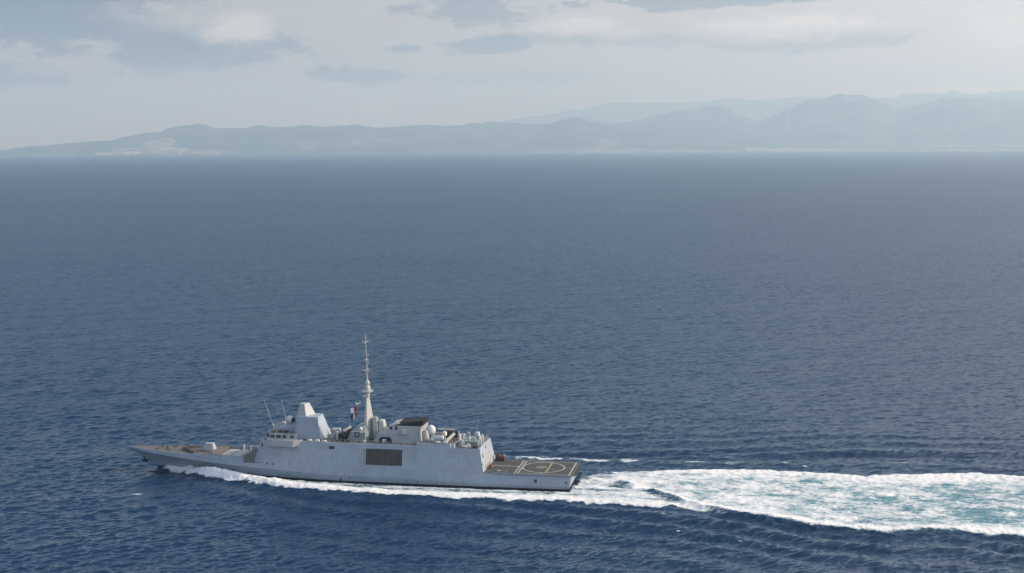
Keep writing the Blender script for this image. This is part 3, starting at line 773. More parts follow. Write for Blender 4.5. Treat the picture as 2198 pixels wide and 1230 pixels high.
# foredeck: raised foreward part, well with launch hatches, gun, breakwater
b = MB()
up, dn = [], []
for x in (111.2, 116, 120, 126, 131, 135.5, 139, 141.6):
    up.append((x, TY(x) - 0.2 if TY(x) > 0.4 else 0.03, PI(x, TZ) - 0.12))
for i in range(len(up) - 1):
    (x0, y0, z0), (x1, y1, z1) = up[i], up[i + 1]
    b.add([(x0, -y0, z0), (x1, -y1, z1), (x1, y1, z1), (x0, y0, z0)], [[0, 1, 2, 3]])
x0, y0, z0 = up[0]
b.add([(x0, -y0, z0), (x0, y0, z0), (x0, y0, 5.2), (x0, -y0, 5.2)], [[0, 1, 2, 3]])
fdk = b.build('foredeck', M_FORE, ship)
quad(b := MB(), 97.0, 111.2, -8.7, 8.7, 5.25); 
b = MB(); b.add([(97.0, -8.3, 5.05), (104, -7.9, 5.25), (111.2, -6.9, 5.25), (111.2, 6.9, 5.25), (104, 7.9, 5.25), (97.0, 8.3, 5.05)], [[0, 1, 2, 3, 4, 5]]); b.build('well_deck', M_FORE, ship)
for s_ in (1, -1):     # bulwark inner faces
    b = MB()
    X = [100.62, 104, 108, 111.2]
    for a, c in zip(X[:-1], X[1:]):
        b.add([(a, s_ * (TY(a) - 0.19), 5.0), (c, s_ * (TY(c) - 0.19), 5.0), (c, s_ * (TY(c) - 0.19), PI(c, TZ)), (a, s_ * (TY(a) - 0.19), PI(a, TZ))], [[0, 1, 2, 3]])
    b.add([(100.61, s_ * TY(100.62), 6.75), (100.61, s_ * (TY(100.62) - 0.19), 6.75), (100.61, s_ * (TY(100.62) - 0.19), 5.0), (100.61, s_ * (TY(100.62) + .3), 5.0)], [[0, 1, 2, 3]])
    b.build('bulwark', M_HULL, ship)
    b = MB(); b.hexa([(100.9, s_ * 6.6, 5.2), (102.0, s_ * 6.6, 5.2), (102.0, s_ * 7.9, 5.2), (100.9, s_ * 7.9, 5.2)], [(101.1, s_ * 6.6, 6.3), (102.0, s_ * 6.6, 6.3), (102.0, s_ * 7.8, 6.3), (101.1, s_ * 7.8, 6.3)]); b.build_each('deck_locker', M_GREY, ship)
b = MB()
b.hexa([(111.2, -5.2, 5.3), (107.4, -4.6, 5.3), (107.4, 4.9, 5.3), (111.2, 5.4, 5.3)], [(112.6, -3.4, 6.9), (110.2, -2.6, 6.3), (110.2, 4.4, 6.3), (112.6, 4.6, 6.9)])
b.build('sloped_casing', M_FORE, ship)
for (xa, xb) in ((109.6, 106.7), (106.0, 103.0)):
    b = MB(); b.box(xb, xa, -4.2, 4.2, 5.25, 6.0); lau = b.build('launcher_block', M_GREY, ship)
    b = MB()
    for i in range(8):
        for j in range(2):
            y0 = -4.0 + i * 1.0; x0 = xb + 0.12 + j * (xa - xb) / 2
            b.box(x0, x0 + (xa - xb) / 2 - 0.2, y0 + 0.06, y0 + 0.94, 6.0, 6.09)
    b.build('launcher_hatch', M_VLS, lau)
b = MB(); b.tube((106.2, -6.3, 5.3), (106.2, -6.3, 7.0), 0.28, 0.28, 8); b.tube((104.0, -6.3, 5.3), (103.8, -6.3, 6.9), 0.22, 0.22, 8); b.tube((103.6, -6.3, 6.7), (99.0, -6.3, 6.7), 0.1, 0.1, 6); b.build_each('vent_post', M_WHITE, ship)
# gun
b = MB()
b.lathe((115.0, 0, 6.3), [(2.3, 0), (2.2, 0.35), (1.7, 0.4)], 24)
gunb = b.build('gun_ring', M_FORE, ship)
b = MB()
lo = [(113.0, -1.15), (113.0, 1.15), (114.0, 1.45), (116.5, 1.35), (117.3, 0.6), (117.3, -0.6), (116.5, -1.35), (114.0, -1.45)]
hi = [(113.6, -0.75), (113.6, 0.75), (114.2, 0.9), (115.8, 0.85), (116.2, 0.4), (116.2, -0.4), (115.8, -0.85), (114.2, -0.9)]
b.frustum(lo[::-1], 6.7, 8.75, hi[::-1])
gun = b.build('gun_turret', M_GREY, ship, bevel=0.06)
b = MB(); b.tube((116.6, 0, 7.7), (121.6, 0, 8.0), 0.14, 0.09, 10); b.tube((116.4, 0, 7.7), (117.9, 0, 7.8), 0.26, 0.2, 10); b.build('gun_barrel', M_GREY, gun, smooth=40)
b = MB()
for s_ in (1, -1):
    b.hexa([(123.8, 0, 6.3), (124.1, 0, 6.3), (118.5, s_ * 4.9, 6.25), (118.2, s_ * 4.9, 6.25)][::s_], [(123.5, 0, 7.25), (123.75, 0, 7.25), (118.2, s_ * 4.9, 7.0), (117.95, s_ * 4.9, 7.0)][::s_])
b.build_each('breakwater', M_ROOF, ship)
b = MB()
for s_ in (1, -1):
    for (x, y) in ((127, 2.6), (131, 1.8)):
        b.tube((x, y * s_, 6.5), (x, y * s_, 7.0), 0.22, 0.22, 8); b.tube((x + .7, y * s_, 6.5), (x + .7, y * s_, 7.0), 0.22, 0.22, 8)
b.build_each('bollard', M_FORE, ship)
b = MB(); b.tube((128.8, 0.0, 6.5), (128.8, 0.0, 7.3), 0.5, 0.4, 12); b.build('capstan', M_FORE, ship)

# ------------------------------------------------------------------ separate things aboard
def W(p):
    a = math.pi - SA
    return Vector((SX + p[0] * math.cos(a) - p[1] * math.sin(a), SY + p[0] * math.sin(a) + p[1] * math.cos(a), p[2]))
def aboard(name, p, label, cat, group=None):
    o = bpy.data.objects.new(name, None); o.location = W(p); o.rotation_euler = (0, 0, math.pi - SA); COL.objects.link(o); o.empty_display_size = 0.4
    return tag(o, label, cat, group)
def flag_mesh(L, Hh, stripes, mats, droop):
    b = MB(); n, m = 14, 6
    for si, (u0, u1) in enumerate(stripes):
        cols = np.linspace(u0, u1, max(2, int(n * (u1 - u0)) + 2))
        for side_, off in ((0, 0.0), (1, 0.03)):
            vs = []
            for u in cols:
                for k in range(m + 1):
                    v = k / m
                    vs.append((u * L * math.cos(droop), off + 0.22 * math.sin(u * 7 + v * 1.5) * u, -v * Hh - u * L * math.sin(droop) + 0.08 * math.sin(u * 9)))
            fs = [[i * (m + 1) + k, i * (m + 1) + k + 1, (i + 1) * (m + 1) + k + 1, (i + 1) * (m + 1) + k] for i in range(len(cols) - 1) for k in range(m)]
            b.add(vs, fs, si)
    return b, mats
fl = aboard('signal_flag', (66.35, 2.1, 22.2), 'white flag with a dark red outer half flying from the mast halyard', 'flag', 'flags on the mast halyard')
b_, mm_ = flag_mesh(1.9, 1.5, [(0, .45), (.45, 1)], [M_RED, M_FWHITE], 0.35); b_.build('cloth', mm_, fl)
fl = aboard('signal_flag', (66.2, 2.1, 20.4), 'navy, white and red striped flag, lower one on the halyard', 'flag', 'flags on the mast halyard')
b_, mm_ = flag_mesh(2.2, 1.4, [(0, .34), (.34, .66), (.66, 1)], [M_RED, M_FWHITE, M_NAVY], 0.5); b_.build('cloth', mm_, fl)
fl = aboard('signal_flag', (65.0, 2.3, 23.6), 'small plain white pennant, highest on the halyard below the yard', 'flag', 'flags on the mast halyard')
b_, mm_ = flag_mesh(1.5, 0.5, [(0, 1)], [M_FWHITE], 0.25); b_.build('cloth', mm_, fl)

tr = aboard('deck_tractor', (24.0, -6.9, FDZ + 0.02), 'orange and brown deck tractor parked at the far corner of the hangar', 'tractor')
b = MB(); b.hexa([(-1.5, -0.8, 0.35), (1.6, -0.8, 0.35), (1.6, 0.8, 0.35), (-1.5, 0.8, 0.35)], [(-1.3, -0.7, 1.1), (1.4, -0.7, 1.2), (1.4, 0.7, 1.2), (-1.3, 0.7, 1.1)]); b.build('chassis', M_BROWN, tr, bevel=0.06)
b = MB(); b.lathe((-0.9, -0.7, 1.25), [(0.45, 0), (0.62, 0.1), (0.62, 1.3), (0.45, 1.4)], 16, (0, 1, 0)); b.build('engine_cover', M_ORANGE, tr, smooth=40)
b = MB(); b.box(0.4, 1.3, -0.6, 0.6, 1.2, 2.1); b.build('seat_box', M_BROWN, tr, bevel=0.08)
for (x, y) in ((-0.9, 0.75), (1.0, 0.75), (-0.9, -0.95), (1.0, -0.95)):
    MB().lathe((x, y, 0.36), [(0.28, 0), (0.36, 0.05), (0.36, 0.2), (0.28, 0.25)], 14, (0, 1, 0)).build('wheel', M_RUBBER, tr)
gc = aboard('gear_crate', (25.0, 2.6, FDZ + 0.02), 'small ochre gear crate standing against the foot of the hangar wall', 'crate')
b = MB(); b.box(-0.45, 0.45, -0.6, 0.6, 0, 0.75); b.build('box', M_RUST, gc, bevel=0.04)
b = MB(); b.box(-0.5, 0.5, -0.65, 0.65, 0.75, 0.85); b.build('lid', M_BROWN, gc, bevel=0.02)

# ------------------------------------------------------------------ the sea
def interp(x, tab):
    t = sorted(tab)
    return np.interp(x, [a for a, _ in t], [c for _, c in t])
def sst(v, lo, hi):
    t = np.clip((v - lo) / (hi - lo), 0, 1)
    return t * t * (3 - 2 * t)
_perm = rng.permutation(512)
def vnoise(x, y, seed=0):
    xi = np.floor(x).astype(np.int64); yi = np.floor(y).astype(np.int64)
    fx = x - xi; fy = y - yi
    fx = fx * fx * (3 - 2 * fx); fy = fy * fy * (3 - 2 * fy)
    def h(a, c): return _perm[(_perm[(a + seed * 17) & 511] + c) & 511] / 511.0
    return (h(xi, yi) * (1 - fx) + h(xi + 1, yi) * fx) * (1 - fy) + (h(xi, yi + 1) * (1 - fx) + h(xi + 1, yi + 1) * fx) * fy
def fbm(x, y, oct=4, seed=0):
    a = 0.5; s = 0; n = 0
    for k in range(oct):
        s = s + a * vnoise(x * 2 ** k + 13.7 * k, y * 2 ** k - 7.1 * k, seed + k); n += a; a *= 0.55
    return s / n

EDGE_P = [(136, 0.4), (131, 1.2), (127, 2.1), (124, 3.0), (117, 6.6), (112, 10.0), (101, 14.8), (90, 19.0), (80, 22.0), (68.8, 24.3), (50, 25.6), (27.4, 25.7), (8, 23.8), (-11.4, 22.5), (-22, 22.5), (-33, 22.0), (-49.6, 25.5), (-67, 32), (-85, 34.5), (-103, 30.5), (-119.6, 32.5), (-150, 36), (-220, 46)]
EDGE_S = [(131, 0.6), (127, 1.8), (124, 3.0), (117, 6.6), (101, 14.8), (80, 21.0), (60, 25.0), (27, 29), (0, 30.0), (-20, 32), (-40, 34), (-80, 45)]
CREST_P = [(0, -8), (-12, -6.2), (-22.9, 4.1), (-33, 15.8), (-49.7, 23.5), (-67.8, 30), (-85, 32.5), (-103, 28.8), (-120, 30.5), (-150, 34), (-220, 44)]
TURB_P = [(0, 9), (-10, 8), (-22.9, 4.5), (-33, 16.5), (-49.7, 24.4), (-67.8, 31), (-85.3, 33.6), (-103, 29.8), (-120, 31.5), (-150, 35), (-220, 45)]
TURB_S = [(0, 9), (-6, 14), (-14, 17.5), (-21, 18.5), (-35, 24), (-56, 28.7), (-84, 26.3), (-104, 32), (-119, 36), (-131, 34.5), (-160, 38), (-220, 46)]

def wake(u, v):
    """u along the ship (bow positive, from the stern), v to port; returns height, foam, aerated"""
    jag = (fbm(u * 0.13, v * 0.2, 3, 3) - 0.5) * 4.6 + (fbm(u * 0.6, v * 0.8, 3, 9) - 0.5) * 2.0
    h = np.zeros_like(u); foam = np.zeros_like(u); aer = np.zeros_like(u)
    av = np.abs(v)
    hull_y = np.where((u > 0) & (u < 131), interp(u, WL), 0.0)
    port = v >= 0
    ep = interp(u, EDGE_P); es = interp(u, EDGE_S)
    edge = np.where(port, ep, es)
    taper_b = sst(u, 134.5, 127)
    # --- bow wave ridges
    A = np.interp(u, [-220, -60, -10, 27, 68, 90, 101, 112, 120, 126, 131, 135], [0.25, 0.40, 0.45, 0.5, 0.7, 1.0, 1.35, 2.0, 2.2, 1.6, 0.95, 0.25])
    A = A * (1 + 0.9 * (fbm(u * 0.16, v * 0.06, 4, 21) - 0.5))
    wd = np.interp(u, [0, 60, 110, 131], [3.2, 3.0, 2.2, 1.5])
    d = av - np.maximum(edge - 2.2, 0.4) - jag * 0.35
    A = A * sst(u, 137, 128)
    h += A * np.exp(-(d / wd) ** 2)
    h -= 0.42 * A * np.exp(-((d - 2.6 * wd) / (1.7 * wd)) ** 2)
    h += 0.22 * A * np.exp(-((d - 5.6 * wd) / (1.9 * wd)) ** 2)
    # --- diverging wave train outside the wake
    out = np.clip(av - edge, 0, None)
    env = np.exp(-out / 34.0) * sst(out, 1.0, 7.0) * sst(u, 120, 40)
    lam = 13.0
    h += 0.85 * env * np.cos(2 * math.pi * (out + u * 0.16) / lam + 2.2 * (fbm(u * 0.03, v * 0.05, 3, 31) - 0.5) * 2) 
    # the whole sea is heaped up along the port bow and runs down towards deep water
    heap = sst(u, 128, 108) * sst(u, -90, 20) * np.exp(-out / 20.0)
    h += np.where(port, 1.9, 1.0) * heap * sst(av - hull_y, 0, 6)
    # --- bow wave foam band
    ins = edge + 0.7 + jag * 1.0 - av                      # metres inside the ragged outer edge
    bandw = np.maximum(edge - hull_y, 0.5)
    t = np.clip(ins / bandw, 0, 1)
    sP = sst(ins, -0.9, 1.3) * taper_b
    outer = np.exp(-((ins - 2.4) / np.interp(u, [-20, 30, 70, 110, 130], [6.0, 6.5, 5.2, 4.2, 2.0])) ** 2)
    inner = np.interp(u, [-20, 0, 30, 60, 85, 100, 112, 120, 126, 131], [0.60, 0.55, 0.50, 0.50, 0.60, 0.82, 1.0, 1.0, 0.75, 0.35])
    stre = (fbm(u * 0.10, v * 0.55, 4, 41) - 0.5)
    f_p = sP * np.clip(np.maximum(outer * np.interp(u, [0, 60, 110, 126, 131], [0.85, 0.98, 1.0, 1.0, 0.75]), inner + stre * 0.5), 0, 1)
    f_p = f_p * sst(u, -56, -30)
    near_hull = sst(av - hull_y, 1.8, 0.3) * ((u > 2) & (u < 100))
    f_p = f_p * (1 - 0.6 * near_hull)
    # starboard side: the bow wave has mostly settled, leaving broken caps on its crest
    caps = sst(fbm(u * 0.085 + 3.3, v * 0.02, 2, 55), 0.50, 0.60)
    f_s = sst(ins, -0.2, 0.8) * np.exp(-((ins - 2.0) / 2.8) ** 2) * caps * 0.72 * sst(u, -60, -35) * taper_b
    f_s2 = sP * (inner + stre * 0.5) * sst(u, 5, 40) * 0.9
    foam = np.where(port, f_p, np.maximum(f_s, f_s2))
    aer = np.where(port, 0.35 * sP * sst(ins, 0, 5) * sst(u, -40, 0) , 0.3 * f_s2)
    # --- turbulent stern wake
    tp = interp(u, TURB_P) + jag * 0.95 + 0.5; ts = interp(u, TURB_S) + jag * 1.2
    inside = np.where(port, tp - v, ts + v)
    aft = sst(u, 1.0, -1.5)
    body = sst(inside, -1.4, 1.9) * aft
    rim_w = np.where(port, np.interp(u, [-220, -120, -60, -30, -12], [11, 11.5, 9.5, 6.5, 3.0]), np.interp(u, [-220, -120, -60, -30, -12], [11, 12, 11, 7.5, 3.0])) * (1 + 0.7 * (fbm(u * 0.05, v * 0.08, 3, 91) - 0.5))
    rim = np.exp(-(np.clip(inside - 0.35 * rim_w, 0, None) / (0.65 * rim_w)) ** 2)
    rim_s = 0.93 * np.where(port, 1.0, np.interp(u, [-220, -60, -30, -15, 0], [1.0, 1.0, 0.95, 0.72, 0.55]))
    lace = fbm(u * 0.16, v * 0.30, 4, 61) - 0.5
    core = np.interp(u, [-220, -120, -60, -35, -18, 0], [0.50, 0.53, 0.60, 0.68, 0.66, 0.66]) + lace * 0.8
    f_t = body * np.clip(np.maximum(rim * rim_s, core), 0, 1)
    # smooth dark hollow in front of the port breaking crest
    hx = np.clip((-u - 4) / 30, 0, 1); hy = -3.5 + hx * 16.0
    hol = np.exp(-((v - hy) / 2.4) ** 2) * sst(u, -5, -11) * sst(u, -31, -23)
    f_t = f_t * (1 - 0.32 * hol)
    cp = interp(u, CREST_P)
    dc = v - cp - jag * 0.6
    rag = aft * sst(u, -8, -16)
    h += rag * (np.interp(u, [-220, -60, -30, -14], [0.35, 0.45, 0.65, 0.5]) * (1 + 1.1 * (fbm(u * 0.2, v * 0.08, 3, 95) - 0.5)) * np.exp(-(dc / 2.4) ** 2) - 0.35 * np.exp(-((dc - 5.0) / 3.2) ** 2))
    dcs = (-v) - (interp(u, TURB_S) - 2.0)
    h += rag * (np.interp(u, [-220, -60, -30, -14], [0.4, 0.45, 0.45, 0.3]) * np.exp(-(dcs / 3.4) ** 2) - 0.3 * np.exp(-((dcs - 5.0) / 3.2) ** 2))
    foam = np.maximum(foam * np.where(port, 1 - 0.4 * hol, 1), f_t)
    aer = np.maximum(aer, body * np.where(inside > rim_w * 0.6, 1.0, 0.4) * sst(u, -6, -30))
    # --- a few stray whitecaps
    for (cu, cv_, ru, rv) in [(124.0, 31.0, 2.4, 1.6), (13, -31.8, 5, 2.0), (4, -30.8, 4.2, 2.2), (2.5, -28.5, 3.0, 1.6), (-11.8, -32, 4.2, 2.2), (-33, -33.2, 4.6, 3.0),
                              (-61, -38, 1.6, 1.4), (-67, -36, 1.4, 1.0), (-98, -46, 2.5, 1.2), (-104, 40, 1.6, 1.2), (-20, 27.5, 1.0, 0.8), (-28, 29.5, 1.6, 0.7), (-49, 48, 1.4, 0.6), (-33.0, 43, 0.9, 0.6)]:
        foam = np.maximum(foam, 0.66 * np.exp(-(((u - cu) / ru) ** 2 + ((v - cv_) / rv) ** 2) * 1.2))
    # lumpy churned foam
    lum = (fbm(u * 0.55, v * 0.55, 3, 71) - 0.5) * 0.75 + (fbm(u * 1.5, v * 1.5, 2, 81) - 0.5) * 0.35
    h += lum * np.clip(foam, 0, 1) * np.interp(u, [-200, 0, 60, 120], [0.7, 0.6, 0.6, 1.2])
    return h, foam, aer, np.where(port, heap, heap * 0.5)

def build_sea():
    k = 1.0 / (FPX * 1024 / IMW * CAM_H)        # metres of sea per picture row = k r^2
    inv = np.concatenate([np.linspace(1 / 60.0, 1 / 252.0, 24)[:-1], np.arange(1 / 252.0, 1 / 950.0, -0.36 * k), np.arange(1 / 950.0, 1 / 33000.0, -0.8 * k)])
    rr = 1 / inv
    aa = np.linspace(R(-33), R(33), 1500)
    r, a = np.meshgrid(rr, aa, indexing='ij')
    nr, na = r.shape
    x = (r * np.sin(a)).ravel(); y = (r * np.cos(a)).ravel(); r1 = r.ravel()
    z = np.zeros_like(x)
    dr = np.gradient(rr)
    cell = np.repeat(np.maximum(dr, rr * (aa[1] - aa[0])), na)
    cellr = np.maximum(dr, rr * (aa[1] - aa[0]))
    lostvar = np.zeros(nr)
    NW = 150
    lams = np.exp(rng.uniform(math.log(1.4), math.log(11.0), NW))
    dirs = R(300) + rng.normal(0, 0.48, NW)      # travelling towards the camera, a little to the right
    ph = rng.uniform(0, 2 * math.pi, NW)
    tot = 0.0
    hx = np.zeros_like(x); hy = np.zeros_like(x)
    gust = 0.7 + 0.6 * fbm(x / 80.0, y / 80.0, 3, 5)
    for lam, di, p in zip(lams, dirs, ph):
        kk = 2 * math.pi / lam
        s = 0.0245 * (1.0 if lam < 4 else (4 / lam) ** 0.9)
        A = s / kk
        wr = np.clip((lam / cellr - 2.4) / 2.4, 0, 1); wr[:23] = 0
        tot += s * s / 2; lostvar += (s * s / 2) * (1 - wr ** 2)
        rows = np.nonzero(wr > 0)[0]
        if not len(rows): continue
        sl_ = slice(rows[0] * na, (rows[-1] + 1) * na)
        aw = A * np.repeat(wr[rows[0]:rows[-1] + 1], na)
        th = kk * (x[sl_] * math.cos(di) + y[sl_] * math.sin(di)) + p
        z[sl_] += aw * np.cos(th)
        sn = np.sin(th) * aw * 0.85
        hx[sl_] -= sn * math.cos(di); hy[sl_] -= sn * math.sin(di)
    z *= gust
    for lam, di, A in ((31.0, R(286), 0.09), (44.0, R(309), 0.12), (24.0, R(268), 0.06)):
        kk = 2 * math.pi / lam
        z += A * np.cos(kk * (x * math.cos(di) + y * math.sin(di)) + 3.0 * fbm(x / 160, y / 160, 2, int(lam))) * np.clip((lam / np.repeat(cellr, na) - 3) / 3, 0, 1)
    lost = np.repeat(np.sqrt(lostvar / tot), na)
    x2, y2 = x + hx, y + hy
    # ship wake in ship coordinates
    foam = np.zeros_like(x); aer = np.zeros_like(x)
    ca, sa = math.cos(math.pi - SA), math.sin(math.pi - SA)
    u = (x - SX) * ca + (y - SY) * sa; v = -(x - SX) * sa + (y - SY) * ca
    m = (u > -215) & (u < 142) & (np.abs(v) < 95)
    hw, fo, ae, hp = wake(u[m], v[m])
    edge_fade = sst(95 - np.abs(v[m]), 0, 12)
    calm = (1 - 0.55 * np.clip(fo, 0, 1)) * (1 - 0.55 * hp)
    z[m] = z[m] * calm + hw * edge_fade
    foam[m] = fo; aer[m] = ae
    # keep the water out of the hull
    verts = np.stack([x2, y2, z], 1)
    idx = np.arange(nr * na).reshape(nr, na)
    quads = np.stack([idx[:-1, :-1], idx[:-1, 1:], idx[1:, 1:], idx[1:, :-1]], -1).reshape(-1, 4)
    # vertex normals over the whole sheet so that both sheets shade as one
    P = verts.reshape(nr, na, 3)
    du = np.gradient(P, axis=0); dv = np.gradient(P, axis=1)
    N = np.cross(dv, du); N /= np.linalg.norm(N, axis=2, keepdims=True)
    N = np.where(N[..., 2:3] < 0, -N, N).reshape(-1, 3)
    wk = (foam > 0.03) | (aer > 0.05)
    fq = wk[quads].any(1)
    def make(name, q):
        used = np.unique(q)
        remap = np.full(nr * na, -1, np.int64); remap[used] = np.arange(len(used))
        me = bpy.data.meshes.new(name)
        me.vertices.add(len(used)); me.vertices.foreach_set('co', verts[used].astype(np.float32).ravel())
        me.loops.add(q.size); me.loops.foreach_set('vertex_index', remap[q].astype(np.int32).ravel())
        me.polygons.add(len(q)); me.polygons.foreach_set('loop_start', np.arange(0, q.size, 4, dtype=np.int32))
        me.polygons.foreach_set('use_smooth', np.ones(len(q), bool))
        me.update(calc_edges=True)
        for an, arr in (('foam', foam), ('aerated', aer), ('chop', lost)):
            at = me.attributes.new(an, 'FLOAT', 'POINT'); at.data.foreach_set('value', arr[used].astype(np.float32))
        me.normals_split_custom_set_from_vertices(N[used].astype(np.float32))
        o = bpy.data.objects.new(name, me); COL.objects.link(o)
        return o
    return make('sea', quads[~fq]), make('wake', quads[fq])

m, t = new_mat('sea_water')
out = t.n('ShaderNodeOutputMaterial')
geo = t.n('ShaderNodeNewGeometry')
pos = geo.outputs['Position']
def attr(n):
    a = t.n('ShaderNodeAttribute'); a.attribute_name = n
    return a.outputs['Fac']
foam_a, aer_a, chop_a = attr('foam'), attr('aerated'), attr('chop')
p1 = t.along(pos, R(30), 2.3)
patch = t.noise(pos, 0.006, 3.0, 0.5)
patch2 = t.noise(t.mapping(pos, scale=(0.25, 1, 1)), 0.0016, 3.0, 0.55)
gust = t.math('MULTIPLY', t.lin(patch, 0.3, 0.7, 0.65, 1.3), t.lin(patch2, 0.3, 0.7, 0.7, 1.3))
def slope(scale, kx, ky, amp):
    c = t.noise(p1, scale, 2.0, 0.6, color=True)
    v = t.vmath('SUBTRACT', c, (0.5, 0.5, 0.5))
    v = t.vmath('MULTIPLY', v, (kx, ky, 0.0))
    return t.vmath('SCALE', v, scale=amp)
sl = t.vmath('ADD', slope(1.0, 0.55, 1.15, gust), slope(3.2, 0.35, 0.55, gust))
sl = t.vmath('ADD', sl, slope(0.42, 0.5, 0.95, t.math('MULTIPLY', chop_a, gust)))
nrm = t.vmath('NORMALIZE', t.vmath('ADD', geo.outputs['Normal'], sl))
wat = t.n('ShaderNodeBsdfPrincipled')
deep = (0.002, 0.0265, 0.074)
t.put(wat.inputs['Base Color'], t.mixc(t.math('MULTIPLY', aer_a, 0.9, clamp=True), deep, (0.06, 0.22, 0.26)))
t.put(wat.inputs['Roughness'], t.math('ADD', 0.09, t.math('MULTIPLY', chop_a, 0.29)))
wat.inputs['IOR'].default_value = 1.333
t.put(wat.inputs['Normal'], nrm)
fo = t.n('ShaderNodeBsdfPrincipled')
pf = t.along(pos, -SA, 2.1)
f1 = t.noise(pf, 0.62, 5.0, 0.64, dist=0.8); f2 = t.noise(pf, 1.9, 5.0, 0.7, dist=0.6)
fn = t.math('ADD', t.math('MULTIPLY', f1, 0.55), t.math('MULTIPLY', f2, 0.45))
mk = t.math('ADD', foam_a, t.math('MULTIPLY', t.math('SUBTRACT', fn, 0.5), 1.7))
mask = t.math('MULTIPLY', t.sstep(mk, 0.36, 0.66), t.sstep(foam_a, 0.03, 0.16))
thick = t.sstep(mk, 0.45, 0.95)
t.put(fo.inputs['Base Color'], t.mixc(thick, (0.50, 0.58, 0.62), (0.86, 0.86, 0.85)))
fo.inputs['Roughness'].default_value = 0.9
fo.inputs['Specular IOR Level'].default_value = 0.2
bn = t.n('ShaderNodeBump'); bn.inputs['Strength'].default_value = 0.6; bn.inputs['Distance'].default_value = 0.25
t.put(bn.inputs['Height'], fn); t.t.links.new(bn.outputs[0], fo.inputs['Normal'])
mx = t.n('ShaderNodeMixShader'); t.put(mx.inputs[0], mask)
t.t.links.new(wat.outputs[0], mx.inputs[1]); t.t.links.new(fo.outputs[0], mx.inputs[2])
t.t.links.new(mx.outputs[0], out.inputs['Surface'])
M_SEA = m
sea, wk_o = build_sea()
sea.data.materials.append(M_SEA); wk_o.data.materials.append(M_SEA)
sea['kind'] = 'structure'; sea['label'] = 'open dark blue sea with small wind waves'
wk_o['kind'] = 'stuff'; wk_o['label'] = 'white and turquoise foam of the bow wave and wake beside and behind the ship'; wk_o['category'] = 'foam'

# ------------------------------------------------------------------ hills beyond the sea
def hill_mat(name, veg, rock, cliff=0.0):
    m, t = new_mat(name)
    out = t.n('ShaderNodeOutputMaterial'); b = t.n('ShaderNodeBsdfPrincipled'); t.t.links.new(b.outputs[0], out.inputs['Surface'])
    g = t.n('ShaderNodeNewGeometry')
    n1 = t.noise(g.outputs['Position'], 0.0011, 6.0, 0.6)
    n2 = t.noise(g.outputs['Position'], 0.006, 4.0, 0.6)
    c = t.mixc(t.sstep(n1, 0.42, 0.62), veg, tuple(v * 2.6 for v in veg))
    a = t.n('ShaderNodeAttribute'); a.attribute_name = 'paleness'
    f = t.math('MULTIPLY', a.outputs['Fac'], t.sstep(n2, 0.40, 0.58))
    c = t.mixc(f, c, rock)
    t.put(b.inputs['Base Color'], c); b.inputs['Roughness'].default_value = 0.95; b.inputs['Specular IOR Level'].default_value = 0.1
    return m

